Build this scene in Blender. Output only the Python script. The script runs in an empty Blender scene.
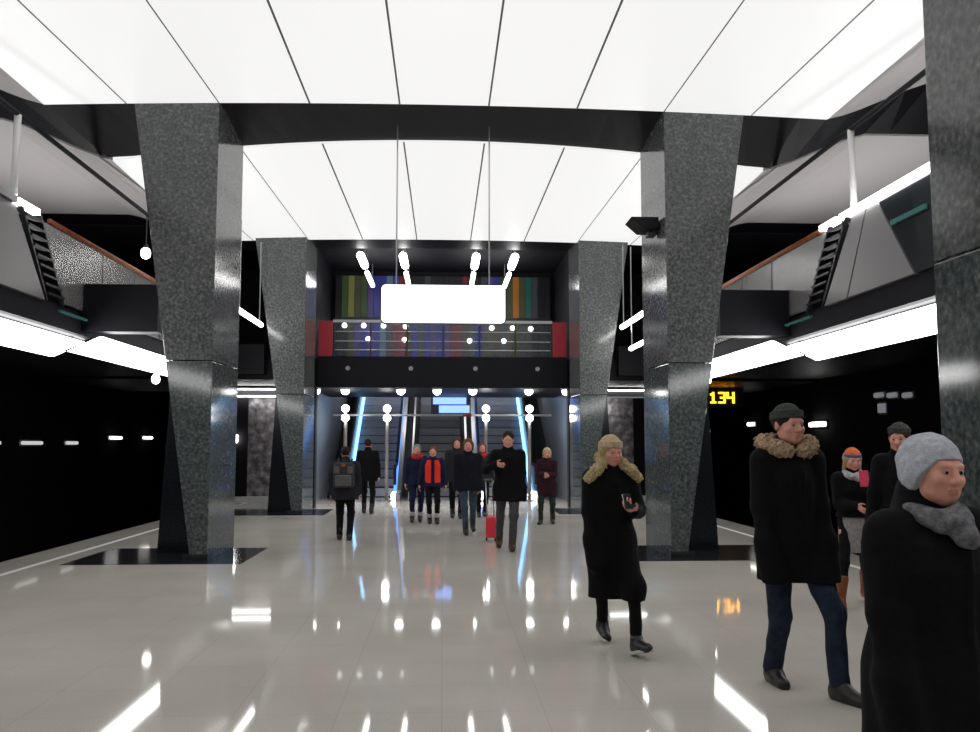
import bpy, math, random
import numpy as np
from mathutils import Matrix, Vector, Euler

random.seed(7)
RNG = np.random.RandomState(11)
C = bpy.context.scene.collection
R = math.radians

# ------------------------------------------------------------------ materials
def nodes(name):
    m = bpy.data.materials.new(name)
    m.use_nodes = True
    nt = m.node_tree
    nt.nodes.clear()
    out = nt.nodes.new('ShaderNodeOutputMaterial')
    return m, nt, out

def principled(name, col, rough=0.6, spec=0.5, metal=0.0, var=0.0, scale=20, bump=0.0, bscale=80, coat=0.0,
               ramp=None, detail=4, alpha=1.0, trans=0.0):
    m, nt, out = nodes(name)
    b = nt.nodes.new('ShaderNodeBsdfPrincipled')
    b.inputs['Base Color'].default_value = (*col, 1)
    b.inputs['Roughness'].default_value = rough
    b.inputs['Specular IOR Level'].default_value = spec
    b.inputs['Metallic'].default_value = metal
    b.inputs['Coat Weight'].default_value = coat
    b.inputs['Coat Roughness'].default_value = 0.04
    b.inputs['Alpha'].default_value = alpha
    b.inputs['Transmission Weight'].default_value = trans
    tc = nt.nodes.new('ShaderNodeTexCoord')
    if var > 0 or ramp:
        n = nt.nodes.new('ShaderNodeTexNoise')
        n.inputs['Scale'].default_value = scale
        n.inputs['Detail'].default_value = detail
        nt.links.new(tc.outputs['Object'], n.inputs['Vector'])
        r = nt.nodes.new('ShaderNodeValToRGB')
        if ramp:
            while len(r.color_ramp.elements) < len(ramp):
                r.color_ramp.elements.new(0.5)
            for e, (p, c) in zip(r.color_ramp.elements, ramp):
                e.position = p
                e.color = (*c, 1)
        else:
            r.color_ramp.elements[0].position = 0.3
            r.color_ramp.elements[1].position = 0.7
            r.color_ramp.elements[0].color = (*[c * (1 - var) for c in col], 1)
            r.color_ramp.elements[1].color = (*[min(1, c * (1 + var)) for c in col], 1)
        nt.links.new(n.outputs['Fac'], r.inputs['Fac'])
        nt.links.new(r.outputs['Color'], b.inputs['Base Color'])
    if bump > 0:
        n2 = nt.nodes.new('ShaderNodeTexNoise')
        n2.inputs['Scale'].default_value = bscale
        nt.links.new(tc.outputs['Object'], n2.inputs['Vector'])
        bp = nt.nodes.new('ShaderNodeBump')
        bp.inputs['Strength'].default_value = bump
        bp.inputs['Distance'].default_value = 0.01
        nt.links.new(n2.outputs['Fac'], bp.inputs['Height'])
        nt.links.new(bp.outputs['Normal'], b.inputs['Normal'])
    nt.links.new(b.outputs[0], out.inputs['Surface'])
    return m

def emit(name, col, strength, base=None):
    m, nt, out = nodes(name)
    b = nt.nodes.new('ShaderNodeBsdfPrincipled')
    b.inputs['Base Color'].default_value = (*(base or col), 1)
    b.inputs['Roughness'].default_value = 0.4
    b.inputs['Emission Color'].default_value = (*col, 1)
    b.inputs['Emission Strength'].default_value = strength
    nt.links.new(b.outputs[0], out.inputs['Surface'])
    return m

def glass(name, tint, rough=0.03, solid=0.2, dcol=(0.5, 0.5, 0.5)):
    """architectural sheet glass: mostly see-through, with a mirror share and a little milky body"""
    m, nt, out = nodes(name)
    t = nt.nodes.new('ShaderNodeBsdfTransparent')
    t.inputs['Color'].default_value = (*tint, 1)
    b = nt.nodes.new('ShaderNodeBsdfPrincipled')
    b.inputs['Base Color'].default_value = (*dcol, 1)
    b.inputs['Roughness'].default_value = rough
    mx = nt.nodes.new('ShaderNodeMixShader')
    mx.inputs['Fac'].default_value = solid
    nt.links.new(t.outputs[0], mx.inputs[1])
    nt.links.new(b.outputs[0], mx.inputs[2])
    nt.links.new(mx.outputs[0], out.inputs['Surface'])
    return m

def floor_material():
    m, nt, out = nodes('polished_granite_floor')
    b = nt.nodes.new('ShaderNodeBsdfPrincipled')
    tc = nt.nodes.new('ShaderNodeTexCoord')
    n1 = nt.nodes.new('ShaderNodeTexNoise'); n1.inputs['Scale'].default_value = 120; n1.inputs['Detail'].default_value = 6
    n2 = nt.nodes.new('ShaderNodeTexNoise'); n2.inputs['Scale'].default_value = 0.55; n2.inputs['Detail'].default_value = 3
    br = nt.nodes.new('ShaderNodeTexBrick')
    br.offset = 0.0
    br.inputs['Scale'].default_value = 1.0
    br.inputs['Brick Width'].default_value = 0.6
    br.inputs['Row Height'].default_value = 0.6
    br.inputs['Mortar Size'].default_value = 0.0035
    br.inputs['Color1'].default_value = (1, 1, 1, 1)
    br.inputs['Color2'].default_value = (0.96, 0.96, 0.96, 1)
    br.inputs['Mortar'].default_value = (0.86, 0.86, 0.86, 1)
    for n in (n1, n2, br):
        nt.links.new(tc.outputs['Object'], n.inputs['Vector'])
    r1 = nt.nodes.new('ShaderNodeValToRGB')
    r1.color_ramp.elements[0].position = 0.32; r1.color_ramp.elements[0].color = (0.535, 0.500, 0.455, 1)
    r1.color_ramp.elements[1].position = 0.68; r1.color_ramp.elements[1].color = (0.68, 0.640, 0.590, 1)
    nt.links.new(n1.outputs['Fac'], r1.inputs['Fac'])
    r2 = nt.nodes.new('ShaderNodeValToRGB')
    r2.color_ramp.elements[0].position = 0.3; r2.color_ramp.elements[0].color = (0.86, 0.86, 0.85, 1)
    r2.color_ramp.elements[1].position = 0.7; r2.color_ramp.elements[1].color = (1.05, 1.04, 1.02, 1)
    nt.links.new(n2.outputs['Fac'], r2.inputs['Fac'])
    m1 = nt.nodes.new('ShaderNodeMix'); m1.data_type = 'RGBA'; m1.blend_type = 'MULTIPLY'; m1.inputs['Factor'].default_value = 1
    m2 = nt.nodes.new('ShaderNodeMix'); m2.data_type = 'RGBA'; m2.blend_type = 'MULTIPLY'; m2.inputs['Factor'].default_value = 1
    nt.links.new(r1.outputs['Color'], m1.inputs['A']); nt.links.new(r2.outputs['Color'], m1.inputs['B'])
    nt.links.new(m1.outputs['Result'], m2.inputs['A']); nt.links.new(br.outputs['Color'], m2.inputs['B'])
    nt.links.new(m2.outputs['Result'], b.inputs['Base Color'])
    b.inputs['Roughness'].default_value = 0.045
    b.inputs['Specular IOR Level'].default_value = 0.14
    nt.links.new(b.outputs[0], out.inputs['Surface'])
    return m

M = {}
M['floor'] = floor_material()
M['ceiling_lit'] = emit('backlit_ceiling_white', (1.0, 0.995, 0.99), 0.86, (.12, .12, .12))
M['ceiling_paint'] = principled('ceiling_flank_paint', (0.66, 0.62, 0.61), 0.55)
M['seam'] = principled('ceiling_seam_metal', (0.17, 0.17, 0.175), 0.5)
M['black'] = principled('matt_black', (0.010, 0.010, 0.014), 0.7, spec=0.2)
M['navy'] = principled('dark_navy_panel', (0.0065, 0.0065, 0.010), 0.5, spec=0.18)
M['tunnel'] = principled('tunnel_shade_black', (0.004, 0.004, 0.005), 0.9, spec=0.05)  # tunnel darkness put into the colour, stays black beside the lamps
M['granite'] = principled('speckled_dark_granite', (0.07, 0.08, 0.08), 0.12, spec=0.4, scale=24, detail=8,
                          ramp=[(0.34, (0.050, 0.054, 0.055)), (0.50, (0.090, 0.096, 0.096)), (0.60, (0.124, 0.130, 0.128)), (0.74, (0.21, 0.215, 0.21))])
M['granite_blue'] = principled('speckled_blue_green_granite', (0.05, 0.065, 0.065), 0.09, spec=0.45, scale=24, detail=8,
                          ramp=[(0.34, (0.036, 0.046, 0.047)), (0.50, (0.070, 0.084, 0.084)), (0.60, (0.096, 0.112, 0.111)), (0.74, (0.17, 0.19, 0.187))])
M['fin'] = principled('shade_darkened_granite', (0.012, 0.015, 0.019), 0.15, var=.5, scale=40, spec=.3)  # near-black tone carries the shade on the tunnel-facing fin
M['inlay'] = principled('dark_granite_inlay', (0.02, 0.022, 0.024), 0.12, var=0.4, scale=60)
M['edge_white'] = principled('white_safety_line', (0.85, 0.86, 0.86), 0.4)
M['marble'] = principled('pale_speckled_marble', (0.3, 0.28, 0.28), 0.25, scale=5, detail=8,
                         ramp=[(0.35, (0.13, 0.12, 0.13)), (0.52, (0.36, 0.33, 0.345)), (0.68, (0.72, 0.68, 0.70))])
M['parapet'] = principled('grey_gallery_panel', (0.22, 0.21, 0.215), 0.35)
M['dark_glass'] = principled('dark_tinted_glass', (0.025, 0.03, 0.034), 0.06, spec=0.6)
M['steel'] = principled('brushed_steel', (0.45, 0.45, 0.46), 0.3, metal=0.9)
M['dark_steel'] = principled('dark_steel', (0.05, 0.05, 0.055), 0.4, metal=0.6)
M['white_paint'] = principled('white_painted_post', (0.8, 0.8, 0.8), 0.4)
M['post'] = principled('dull_pinkish_post', (0.22, 0.20, 0.19), 0.4)
M['wood'] = principled('orange_brown_handrail', (0.33, 0.10, 0.035), 0.35, var=0.25, scale=12)
M['glass'] = glass('gallery_glass', (0.92, 0.94, 0.94), 0.22, 0.62, (0.27, 0.26, 0.26))  # grey body colour stands in for the bright ceiling mirrored in the glass
M['clear_glass'] = glass('clear_balustrade_glass', (0.92, 0.95, 0.96), 0.02, 0.10, (0.3, 0.33, 0.36))
M['teal'] = principled('teal_glass_edge', (0.06, 0.20, 0.19), 0.25)
M['red'] = principled('red_lacquer_panel', (0.42, 0.022, 0.04), 0.4)
M['lamp'] = emit('lamp_white', (1.0, 0.99, 0.97), 14.0)
M['lamp_soft'] = emit('edge_luminaire_white', (1.0, 0.995, 0.985), 8.5)
M['lamp_small'] = emit('tunnel_lamp_white', (1.0, 0.98, 0.93), 3.5)
M['lamp_low'] = emit('tunnel_lamp_low', (0.9, 0.95, 0.92), 0.6, (.2, .2, .2))
M['lamp_dim'] = emit('dim_lamp_white', (0.8, 0.85, 0.95), 0.16, (.2, .2, .2))
M['sign'] = emit('lit_sign_white', (1.0, 1.0, 1.0), 2.6)
M['sign_blue'] = emit('lit_sign_blue', (0.22, 0.38, 1.0), 1.7)
M['led_blue'] = emit('led_ice_blue', (0.22, 0.56, 1.0), 2.4)
M['led_deep'] = emit('led_deep_blue', (0.13, 0.33, 0.95), 1.7)
M['amber'] = emit('amber_led', (1.0, 0.50, 0.02), 3.2)
M['hall_wall'] = principled('blue_grey_hall_cladding', (0.24, 0.255, 0.285), 0.22)
M['step'] = principled('escalator_step_metal', (0.22, 0.23, 0.27), 0.35, metal=0.4)
M['skin'] = principled('skin', (0.68, 0.315, 0.235), 0.5, var=0.1, scale=30)
M['lip'] = principled('lip', (0.57, 0.235, 0.185), 0.45)
M['eye'] = principled('eye', (0.36, 0.31, 0.29), 0.2)
M['iris'] = principled('iris', (0.02, 0.015, 0.012), 0.15)
def cloth(name, col, var=0.25, bump=0.25, rough=0.85, scale=40, spec=0.15, bscale=150):
    M[name] = principled(name, col, rough, spec=spec, var=var, scale=scale, bump=bump, bscale=bscale)
cloth('coat_black', (0.0042, 0.0042, 0.0056))
cloth('coat_ink', (0.010, 0.011, 0.018))
cloth('coat_charcoal', (0.022, 0.023, 0.028))
cloth('coat_maroon', (0.030, 0.010, 0.016))
cloth('coat_navy', (0.012, 0.016, 0.045))
cloth('denim', (0.018, 0.027, 0.048), 0.35, scale=14)
cloth('denim_light', (0.055, 0.075, 0.11), 0.3, scale=14)
cloth('trousers_black', (0.006, 0.006, 0.0075))
cloth('trousers_grey', (0.065, 0.065, 0.07))
cloth('trousers_green', (0.022, 0.032, 0.026))
cloth('leather_black', (0.010, 0.010, 0.010), 0.2, 0.1, 0.4, spec=0.5)
cloth('leather_brown', (0.20, 0.065, 0.02), 0.25, 0.1, 0.5, spec=0.4)
cloth('shoe_brown', (0.07, 0.04, 0.02), 0.25, 0.1, 0.5)
cloth('sole_white', (0.6, 0.6, 0.58), 0.05, 0.0, 0.6)
cloth('knit_grey', (0.52, 0.545, 0.60), 0.18, 0.7, 0.9, scale=60, bscale=260)
cloth('knit_green', (0.055, 0.065, 0.058), 0.25, 0.6, 0.9, bscale=240)
cloth('knit_cream', (0.55, 0.43, 0.26), 0.2, 0.6, 0.9, bscale=240)
cloth('knit_dark', (0.06, 0.06, 0.055), 0.25, 0.5, 0.9, bscale=240)
cloth('knit_orange', (0.75, 0.17, 0.06), 0.2, 0.5, 0.9, bscale=240)
cloth('knit_blue', (0.05, 0.12, 0.42), 0.2, 0.5, 0.9, bscale=240)
cloth('knit_pale', (0.45, 0.45, 0.48), 0.2, 0.5, 0.9, bscale=240)
cloth('scarf_grey', (0.16, 0.16, 0.17), 0.45, 0.7, 0.9, scale=45, bscale=120)
cloth('scarf_red', (0.45, 0.03, 0.04))
cloth('fur_tan', (0.46, 0.33, 0.21), 0.45, 0.8, 0.95, scale=90, bscale=190)
cloth('fur_blond', (0.50, 0.40, 0.22), 0.45, 0.8, 0.95, scale=90, bscale=190)
cloth('skirt_grey', (0.30, 0.275, 0.265), 0.2)
cloth('hair_brown', (0.07, 0.035, 0.018), 0.4, 0.6, 0.6, scale=70)
cloth('hair_dark', (0.02, 0.014, 0.010), 0.4, 0.6, 0.6, scale=70)
cloth('hair_blond', (0.45, 0.34, 0.17), 0.35, 0.6, 0.6, scale=70)
cloth('hair_grey', (0.22, 0.21, 0.19), 0.35, 0.6, 0.6, scale=70)
cloth('hair_ginger', (0.16, 0.06, 0.025), 0.35, 0.6, 0.6, scale=70)
cloth('vest_red', (0.80, 0.045, 0.028), 0.1, 0.2)
cloth('pack_grey', (0.05, 0.05, 0.052), 0.3)
cloth('pack_panel', (0.12, 0.12, 0.12), 0.2)
cloth('pack_orange', (0.35, 0.12, 0.03), 0.2)
cloth('case_red', (0.75, 0.04, 0.06), 0.1, 0.05, 0.35, spec=0.5)
cloth('pink', (0.65, 0.06, 0.12), 0.1, 0.0, 0.4)

# ------------------------------------------------------------------ object helpers
def tag(o, label=None, cat=None, group=None, kind=None):
    if label: o['label'] = label
    if cat: o['category'] = cat
    if group: o['group'] = group
    if kind: o['kind'] = kind
    return o

def thing(name, label, cat, loc, group=None, rz=0.0):
    o = bpy.data.objects.new(name, None)
    o.empty_display_size = 0.1
    C.objects.link(o)
    o.location = loc
    o.rotation_euler = (0, 0, rz)
    return tag(o, label, cat, group)

def link_mesh(name, v, f, mat, parent=None, smooth=False, bevel=0.0, local=False):
    """v are world coordinates unless local; a parent without rotation subtracts its place"""
    me = bpy.data.meshes.new(name)
    if parent is not None and not local:
        p = parent
        off = Vector((0, 0, 0))
        while p is not None:
            off += p.location
            p = p.parent
        v = [(a[0] - off.x, a[1] - off.y, a[2] - off.z) for a in v]
    me.from_pydata([tuple(map(float, a)) for a in v], [], [tuple(map(int, q)) for q in f])
    me.validate()
    me.materials.append(mat)
    o = bpy.data.objects.new(name, me)
    C.objects.link(o)
    if parent is not None:
        o.parent = parent
    if smooth:
        for p in me.polygons:
            p.use_smooth = True
    if bevel > 0:
        b = o.modifiers.new('bevel', 'BEVEL')
        b.width = bevel
        b.segments = 2
        b.limit_method = 'ANGLE'
    return o

class MB:
    def __init__(s):
        s.v, s.f = [], []
    def hexa(s, p):
        b = len(s.v); s.v += p
        s.f += [tuple(b + i for i in q) for q in ((0, 3, 2, 1), (4, 5, 6, 7), (0, 1, 5, 4), (1, 2, 6, 5), (2, 3, 7, 6), (3, 0, 4, 7))]
        return s
    def box(s, x0, x1, y0, y1, z0, z1):
        x0, x1 = min(x0, x1), max(x0, x1)
        return s.hexa([(x0, y0, z0), (x1, y0, z0), (x1, y1, z0), (x0, y1, z0), (x0, y0, z1), (x1, y0, z1), (x1, y1, z1), (x0, y1, z1)])
    def tube(s, p0, p1, r0, r1=None, n=12):
        if r1 is None: r1 = r0
        p0, p1 = Vector(p0), Vector(p1)
        d = (p1 - p0).normalized()
        u = d.orthogonal().normalized()
        w = d.cross(u)
        b = len(s.v)
        for p, r in ((p0, r0), (p1, r1)):
            for i in range(n):
                a = 2 * math.pi * i / n
                s.v.append(tuple(p + (u * math.cos(a) + w * math.sin(a)) * r))
        for i in range(n):
            j = (i + 1) % n
            s.f.append((b + i, b + j, b + n + j, b + n + i))
        s.f.append(tuple(b + i for i in reversed(range(n))))
        s.f.append(tuple(b + n + i for i in range(n)))
        return s
    def capsule(s, p0, p1, r, n=12, m=4):
        p0, p1 = Vector(p0), Vector(p1)
        d = (p1 - p0).normalized()
        u = d.orthogonal().normalized(); w = d.cross(u)
        rings = []
        for i in range(m + 1):
            a = -math.pi / 2 + i * (math.pi / 2) / m
            rings.append((p0 + d * math.sin(a) * r, max(1e-4, math.cos(a) * r)))
        for i in range(m + 1):
            a = i * (math.pi / 2) / m
            rings.append((p1 + d * math.sin(a) * r, max(1e-4, math.cos(a) * r)))
        b = len(s.v)
        for p, q in rings:
            for i in range(n):
                a = 2 * math.pi * i / n
                s.v.append(tuple(p + (u * math.cos(a) + w * math.sin(a)) * q))
        for k in range(len(rings) - 1):
            for i in range(n):
                j = (i + 1) % n
                s.f.append((b + k * n + i, b + k * n + j, b + (k + 1) * n + j, b + (k + 1) * n + i))
        s.f.append(tuple(b + i for i in reversed(range(n))))
        e = b + (len(rings) - 1) * n
        s.f.append(tuple(e + i for i in range(n)))
        return s
    def prism(s, pts, axis, a0, a1):
        """pts: outline in the two other axes (cyclic order), extruded along axis"""
        n = len(pts); b = len(s.v)
        for a in (a0, a1):
            for p in pts:
                if axis == 'x': s.v.append((a, p[0], p[1]))
                elif axis == 'y': s.v.append((p[0], a, p[1]))
                else: s.v.append((p[0], p[1], a))
        for i in range(n):
            j = (i + 1) % n
            s.f.append((b + i, b + j, b + n + j, b + n + i))
        s.f.append(tuple(b + i for i in reversed(range(n))))
        s.f.append(tuple(b + n + i for i in range(n)))
        return s
    def build(s, name, mat, parent=None, smooth=False, bevel=0.0):
        o = link_mesh(name, s.v, s.f, mat, parent, smooth, bevel)
        import bmesh
        bm = bmesh.new(); bm.from_mesh(o.data)
        bmesh.ops.recalc_face_normals(bm, faces=bm.faces)
        bm.to_mesh(o.data); bm.free()
        return o

def struct(name, mb, mat, parent=None, **k):
    o = mb.build(name, mat, parent, **k)
    if parent is None: o['kind'] = 'structure'
    return o

# ------------------------------------------------------------------ camera
FPX = 900.0
cd = bpy.data.cameras.new('camera')
cam = bpy.data.objects.new('camera', cd)
C.objects.link(cam)
cd.sensor_fit = 'HORIZONTAL'
cd.sensor_width = 36.0
cd.lens = FPX / 980 * 36.0
cd.clip_start = 0.05
YAW, PITCH = math.atan(47 / FPX), math.atan(79 / FPX)
cam.location = (0, 0, 1.55)
cam.rotation_euler = (math.pi / 2 + PITCH, 0, -YAW)
bpy.context.scene.camera = cam

# ------------------------------------------------------------------ floor and shell
EDGE = 5.85
struct('floor', MB().box(-EDGE, EDGE, -6, 27.0, -0.25, 0), M['floor'])
struct('floor_slab', MB().box(-EDGE + .25, EDGE - .25, -6, 25.0, -1.3, -0.25), M['tunnel'])
struct('floor_trackbed', MB().box(-10.2, 10.2, -6, 46, -1.5, -1.3), M['tunnel'])
for s in (-1, 1):
    struct('trim_edge', MB().box(s * 5.23, s * 5.31, -6, 25.0, -0.01, 0.004), M['edge_white'])
    struct('wall_left' if s < 0 else 'wall_right', MB().box(s * 9.6, s * 9.9, -6, 46, -1.5, 8.5), M['tunnel'])
struct('wall_back', MB().box(-10, 10, -6.3, -6.0, -1.5, 8.5), M['navy'])
struct('ceiling_slab', MB().box(-10, 10, -6, 30, 8.0, 8.3), M['black'])

# ceiling bays -------------------------------------------------------------
COL_FRONT = [4.16, 12.5, 20.7]
COL_D = 1.35
def half(t): return 5.12 + .46 * t
def prof(x, t):
    """height of the ceiling at offset x from the axis; t=0 near edge of a bay, 1 far edge"""
    c = 0.0145 * (1 - t) + 0.0035 * t
    a = abs(x)
    HALF = half(t)
    z = 6.31 + .08 * t - c * min(a, HALF) ** 2
    if a > HALF:
        u = min(1, (a - HALF) / 1.7)
        u = u * u * (3 - 2 * u) * .45 + u * .55
        z += u * (0.62 * (1 - .2 * t) + .12 * t)
    return z
BAYS = [(-3.9, 4.28), (5.68, 12.5), (13.88, 21.0)]
SEAMS = [-4.45, -3.17, -1.905, -0.635, 0.635, 1.905, 3.17, 4.45]
EDGE_L, EDGE_R = (lambda t: -half(t)), (lambda t: half(t))
def strip(x0, x1, y0, y1, ns, nt=10, th=0.05, dz=0.0, fn=prof):
    v, f = [], []
    for side in (0, 1):
        for j in range(nt + 1):
            t = j / nt
            for i in range(ns + 1):
                a0 = x0(t) if callable(x0) else x0
                a1 = x1(t) if callable(x1) else x1
                x = a0 + (a1 - a0) * i / ns
                v.append((x, y0 + (y1 - y0) * t, fn(x, t) + dz + side * th))
    W = ns + 1; N = W * (nt + 1)
    for j in range(nt):
        for i in range(ns):
            a = j * W + i
            f.append((a, a + W, a + W + 1, a + 1))
            f.append((N + a, N + a + 1, N + a + W + 1, N + a + W))
    for j in range(nt):
        for i in (0, ns):
            a = j * W + i
            f.append((a, a + W, N + a + W, N + a))
    for i in range(ns):
        for j in (0, nt):
            a = j * W + i
            f.append((a, a + 1, N + a + 1, N + a))
    m = MB(); m.v, m.f = v, f
    return m
for bi, (y0, y1) in enumerate(BAYS):
    back = strip(EDGE_L, EDGE_R, y0 + .02, y1 - .02, 24, th=.05, dz=.09)
    bay = struct('ceiling_bay', back, M['seam'])
    bounds = [EDGE_L] + SEAMS + [EDGE_R]
    for a, b in zip(bounds[:-1], bounds[1:]):
        strip(a, b, y0, y1, 5, th=.07).build('ceiling_panel', M['ceiling_lit'], bay)
    for a in SEAMS:
        q = .012 if abs(a) < 2.5 else .006
        strip(a - q, a + q, y0, y1, 1, th=.03, dz=-.010).build('ceiling_seam', M['seam'], bay)
    for s in (-1, 1):
        e = EDGE_L if s < 0 else EDGE_R
        strip(e, s * 9.6, y0, y1, 16, th=.07, dz=0.005).build('ceiling_flank', M['ceiling_paint'], bay)
def beam(y0, y1, t0, t1):
    xs = [-9.6 + 19.2 * i / 48 for i in range(49)]
    v, f = [], []
    for x in xs:
        v += [(x, y0, prof(x, t0) + .03), (x, y1, prof(x, t1) + .03), (x, y1, 8.0), (x, y0, 8.0)]
    for i in range(48):
        a = 4 * i
        for k in range(4):
            l = (k + 1) % 4
            f.append((a + k, a + l, a + 4 + l, a + 4 + k))
    f += [(3, 2, 1, 0), tuple(192 + k for k in range(4))]
    m = MB(); m.v, m.f = v, f
    return m
struct('ceiling_beam', beam(4.30, 5.66, 1, 0), M['navy'])
struct('ceiling_beam', beam(12.52, 13.86, 1, 0), M['navy'])
struct('ceiling_beam', beam(21.02, 22.1, 1, 1), M['navy'])

# ------------------------------------------------------------------ columns
def column(s, y0, label):
    t = thing('granite_column', label, 'column', (s * 3.7, y0 + COL_D / 2, 0), 'tapered granite columns')
    y1 = y0 + COL_D
    zt = 6.42
    o0, o1 = 3.40, 4.36
    for za, zb, nm, mt in ((0, 2.70, 'lower_block', 'granite_blue'), (2.712, zt, 'upper_block', 'granite')):
        oa, ob = o0 + (o1 - o0) * za / zt, o0 + (o1 - o0) * zb / zt
        MB().hexa([(s * 3.17, y0, za), (s * oa, y0, za), (s * oa, y1, za), (s * 3.12, y1, za),
                   (s * 3.17, y0, zb), (s * ob, y0, zb), (s * ob, y1, zb), (s * 3.12, y1, zb)]).build(nm, M[mt], t, bevel=0.012)
    # polished side fin, tunnel-side shade put into its dark colour: upright outer edge, dying into the leaning side
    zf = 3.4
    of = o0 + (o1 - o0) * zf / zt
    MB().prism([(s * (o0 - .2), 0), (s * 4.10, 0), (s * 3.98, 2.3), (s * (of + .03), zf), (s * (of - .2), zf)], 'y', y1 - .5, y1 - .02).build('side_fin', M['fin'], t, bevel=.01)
    MB().box(s * 3.16, s * 3.50, y0 - .004, y1 + .02, 0, .08).build('skirting', M['inlay'], t)
    struct('trim_inlay', MB().box(s * 2.63, s * 4.95, y0 - .4, y1 + .12, -0.02, .003), M['inlay'])
    return t
column(-1, 4.16, 'granite column standing nearest the camera on the side away from the amber display')
column(1, 4.16, 'granite column nearest the camera, rising behind the grey knit beanie')
column(-1, 12.5, 'tapered granite column facing the one with the speaker, lamp reflections on its inner face')
column(1, 12.5, 'tapered granite column carrying a small black speaker, next to the amber display')
column(-1, 20.7, 'distant granite column at the mezzanine, beside the person wearing a backpack')
column(1, 20.7, 'distant granite column at the mezzanine, behind the woman with fur hood')

sp = thing('wall_speaker', 'small black wedge speaker bracketed on the granite column', 'speaker', (2.98, 12.95, 4.72))
MB().prism([(2.72, 4.86), (3.125, 4.86), (3.125, 4.70), (2.90, 4.70)], 'y', 12.72, 13.2).build('cabinet', M['black'], sp, bevel=.01)
MB().box(3.00, 3.12, 12.86, 13.06, 4.62, 4.71).build('bracket', M['dark_steel'], sp)

# ------------------------------------------------------------------ side galleries
def gallery(s, label):
    t = thing('side_gallery', label, 'gallery', (s * 7.5, 9.0, 3.2))
    MB().box(s * 5.62, s * 9.55, -4, 22.3, 3.22, 3.62).build('deck', M['navy'], t)
    MB().box(s * 5.50, s * 5.62, -4, 22.3, 3.22, 3.55).build('fascia', M['black'], t)
    # parapet panels, each a slab leaning a little, with narrow joints
    bounds = [(-3.9, -3.9), (-1.9, -1.9), (.1, .1), (2.1, 2.1), (4.1, 4.1), (6.1, 6.1), (8.1, 8.1)]
    bounds += [(10.0, 10.9), (11.75, 11.2), (12.5, 11.62)] if s > 0 else [(9.6, 9.0), (11.1, 10.4), (12.5, 11.62)]
    for (a, a2), (b, b2) in zip(bounds[:-1], bounds[1:]):
        m = MB()
        dark = s > 0 and b == 10.0
        m.hexa([(s * 5.44, a + .02, 3.53), (s * 5.50, a + .02, 3.53), (s * 5.50, b - .02, 3.53), (s * 5.44, b - .02, 3.53),
                (s * 5.48, a2 + .02, 4.62), (s * 5.54, a2 + .02, 4.62), (s * 5.54, b2 - .02, 4.62), (s * 5.48, b2 - .02, 4.62)])
        m.build('parapet_panel', M['dark_glass'] if dark else M['parapet'], t)
    # louvred stair grille
    for k in range(9):
        z = 3.62 + k * .115
        y = 12.55 - .095 * k
        MB().hexa([(s * 5.42, y, z), (s * 5.60, y, z + .05), (s * 5.60, y + .52, z + .05), (s * 5.42, y + .52, z),
                   (s * 5.42, y, z + .03), (s * 5.60, y, z + .08), (s * 5.60, y + .52, z + .08), (s * 5.42, y + .52, z + .03)]).build('louver_slat', M['dark_steel'], t)
    for y in (11.68, 12.22):
        MB().hexa([(s * 5.44, y + .86, 3.53), (s * 5.50, y + .86, 3.53), (s * 5.50, y + .91, 3.53), (s * 5.44, y + .91, 3.53),
                   (s * 5.44, y, 4.66), (s * 5.50, y, 4.66), (s * 5.50, y + .05, 4.66), (s * 5.44, y + .05, 4.66)]).build('louver_post', M['dark_steel'], t)
    # glass balustrade
    gy = [13.12, 14.6, 16.1, 17.6, 19.1, 20.6]
    for a, b in zip(gy[:-1], gy[1:]):
        q = 1.0 if a < 13.2 else 0
        MB().hexa([(s * 5.48, a + .06 + q * .05, 3.58), (s * 5.50, a + .06 + q * .05, 3.58), (s * 5.50, b - .02, 3.58), (s * 5.48, b - .02, 3.58),
                   (s * 5.48, a + .02 - q * .75, 4.60), (s * 5.50, a + .02 - q * .75, 4.60), (s * 5.50, b - .02, 4.60), (s * 5.48, b - .02, 4.60)]).build('glass_panel', M['glass'], t)
    MB().tube((s * 5.48, 12.6, 4.65), (s * 5.48, 21, 4.65), .04).build('timber_handrail', M['wood'], t, smooth=True)
    if s > 0:
        MB().box(s * 5.43, s * 5.52, 8.6, 11.9, 4.63, 4.71).build('lit_handrail', M['lamp_soft'], t)
        MB().box(s * 5.43, s * 5.52, 12.02, 12.55, 4.63, 4.71).build('lit_handrail', M['lamp_soft'], t)
        MB().box(s * 5.43, s * 5.52, -4, 8.55, 4.63, 4.71).build('metal_handrail', M['steel'], t)
        MB().box(s * 5.425, s * 5.455, 9.7, 10.5, 4.21, 4.27).build('glass_edge', M['teal'], t)
    else:
        MB().box(s * 5.43, s * 5.52, -4, 11.55, 4.63, 4.71).build('metal_handrail', M['steel'], t)
        MB().box(s * 5.43, s * 5.52, 11.6, 12.2, 4.63, 4.71).build('lit_handrail', M['lamp_soft'], t)
    MB().box(s * 5.40, s * 5.44, 12.9, 15.2, 3.42, 3.455).build('glass_edge', M['teal'], t)
    # overhead pipe on posts
    MB().tube((s * 5.5, -3.9, 5.81), (s * 5.5, 20.9, 5.81), .035, n=10).build('overhead_pipe', M['black'], t, smooth=True)
    for y in (3.4, 11.6, 19.8):
        MB().tube((s * 5.51, y, 4.7), (s * 5.5, y, 5.80), .045, n=12).build('post', M['white_paint'], t, smooth=True)
    # bracket beams from the columns
    for y0 in COL_FRONT:
        MB().box(s * 4.36, s * 6.6, y0 + COL_D + .03, y0 + COL_D + .35, 3.27, 4.0).build('bracket_beam', M['navy'], t)
    return t
gallery(-1, 'upper gallery over the track opposite the amber display, short lit rail end')
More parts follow.
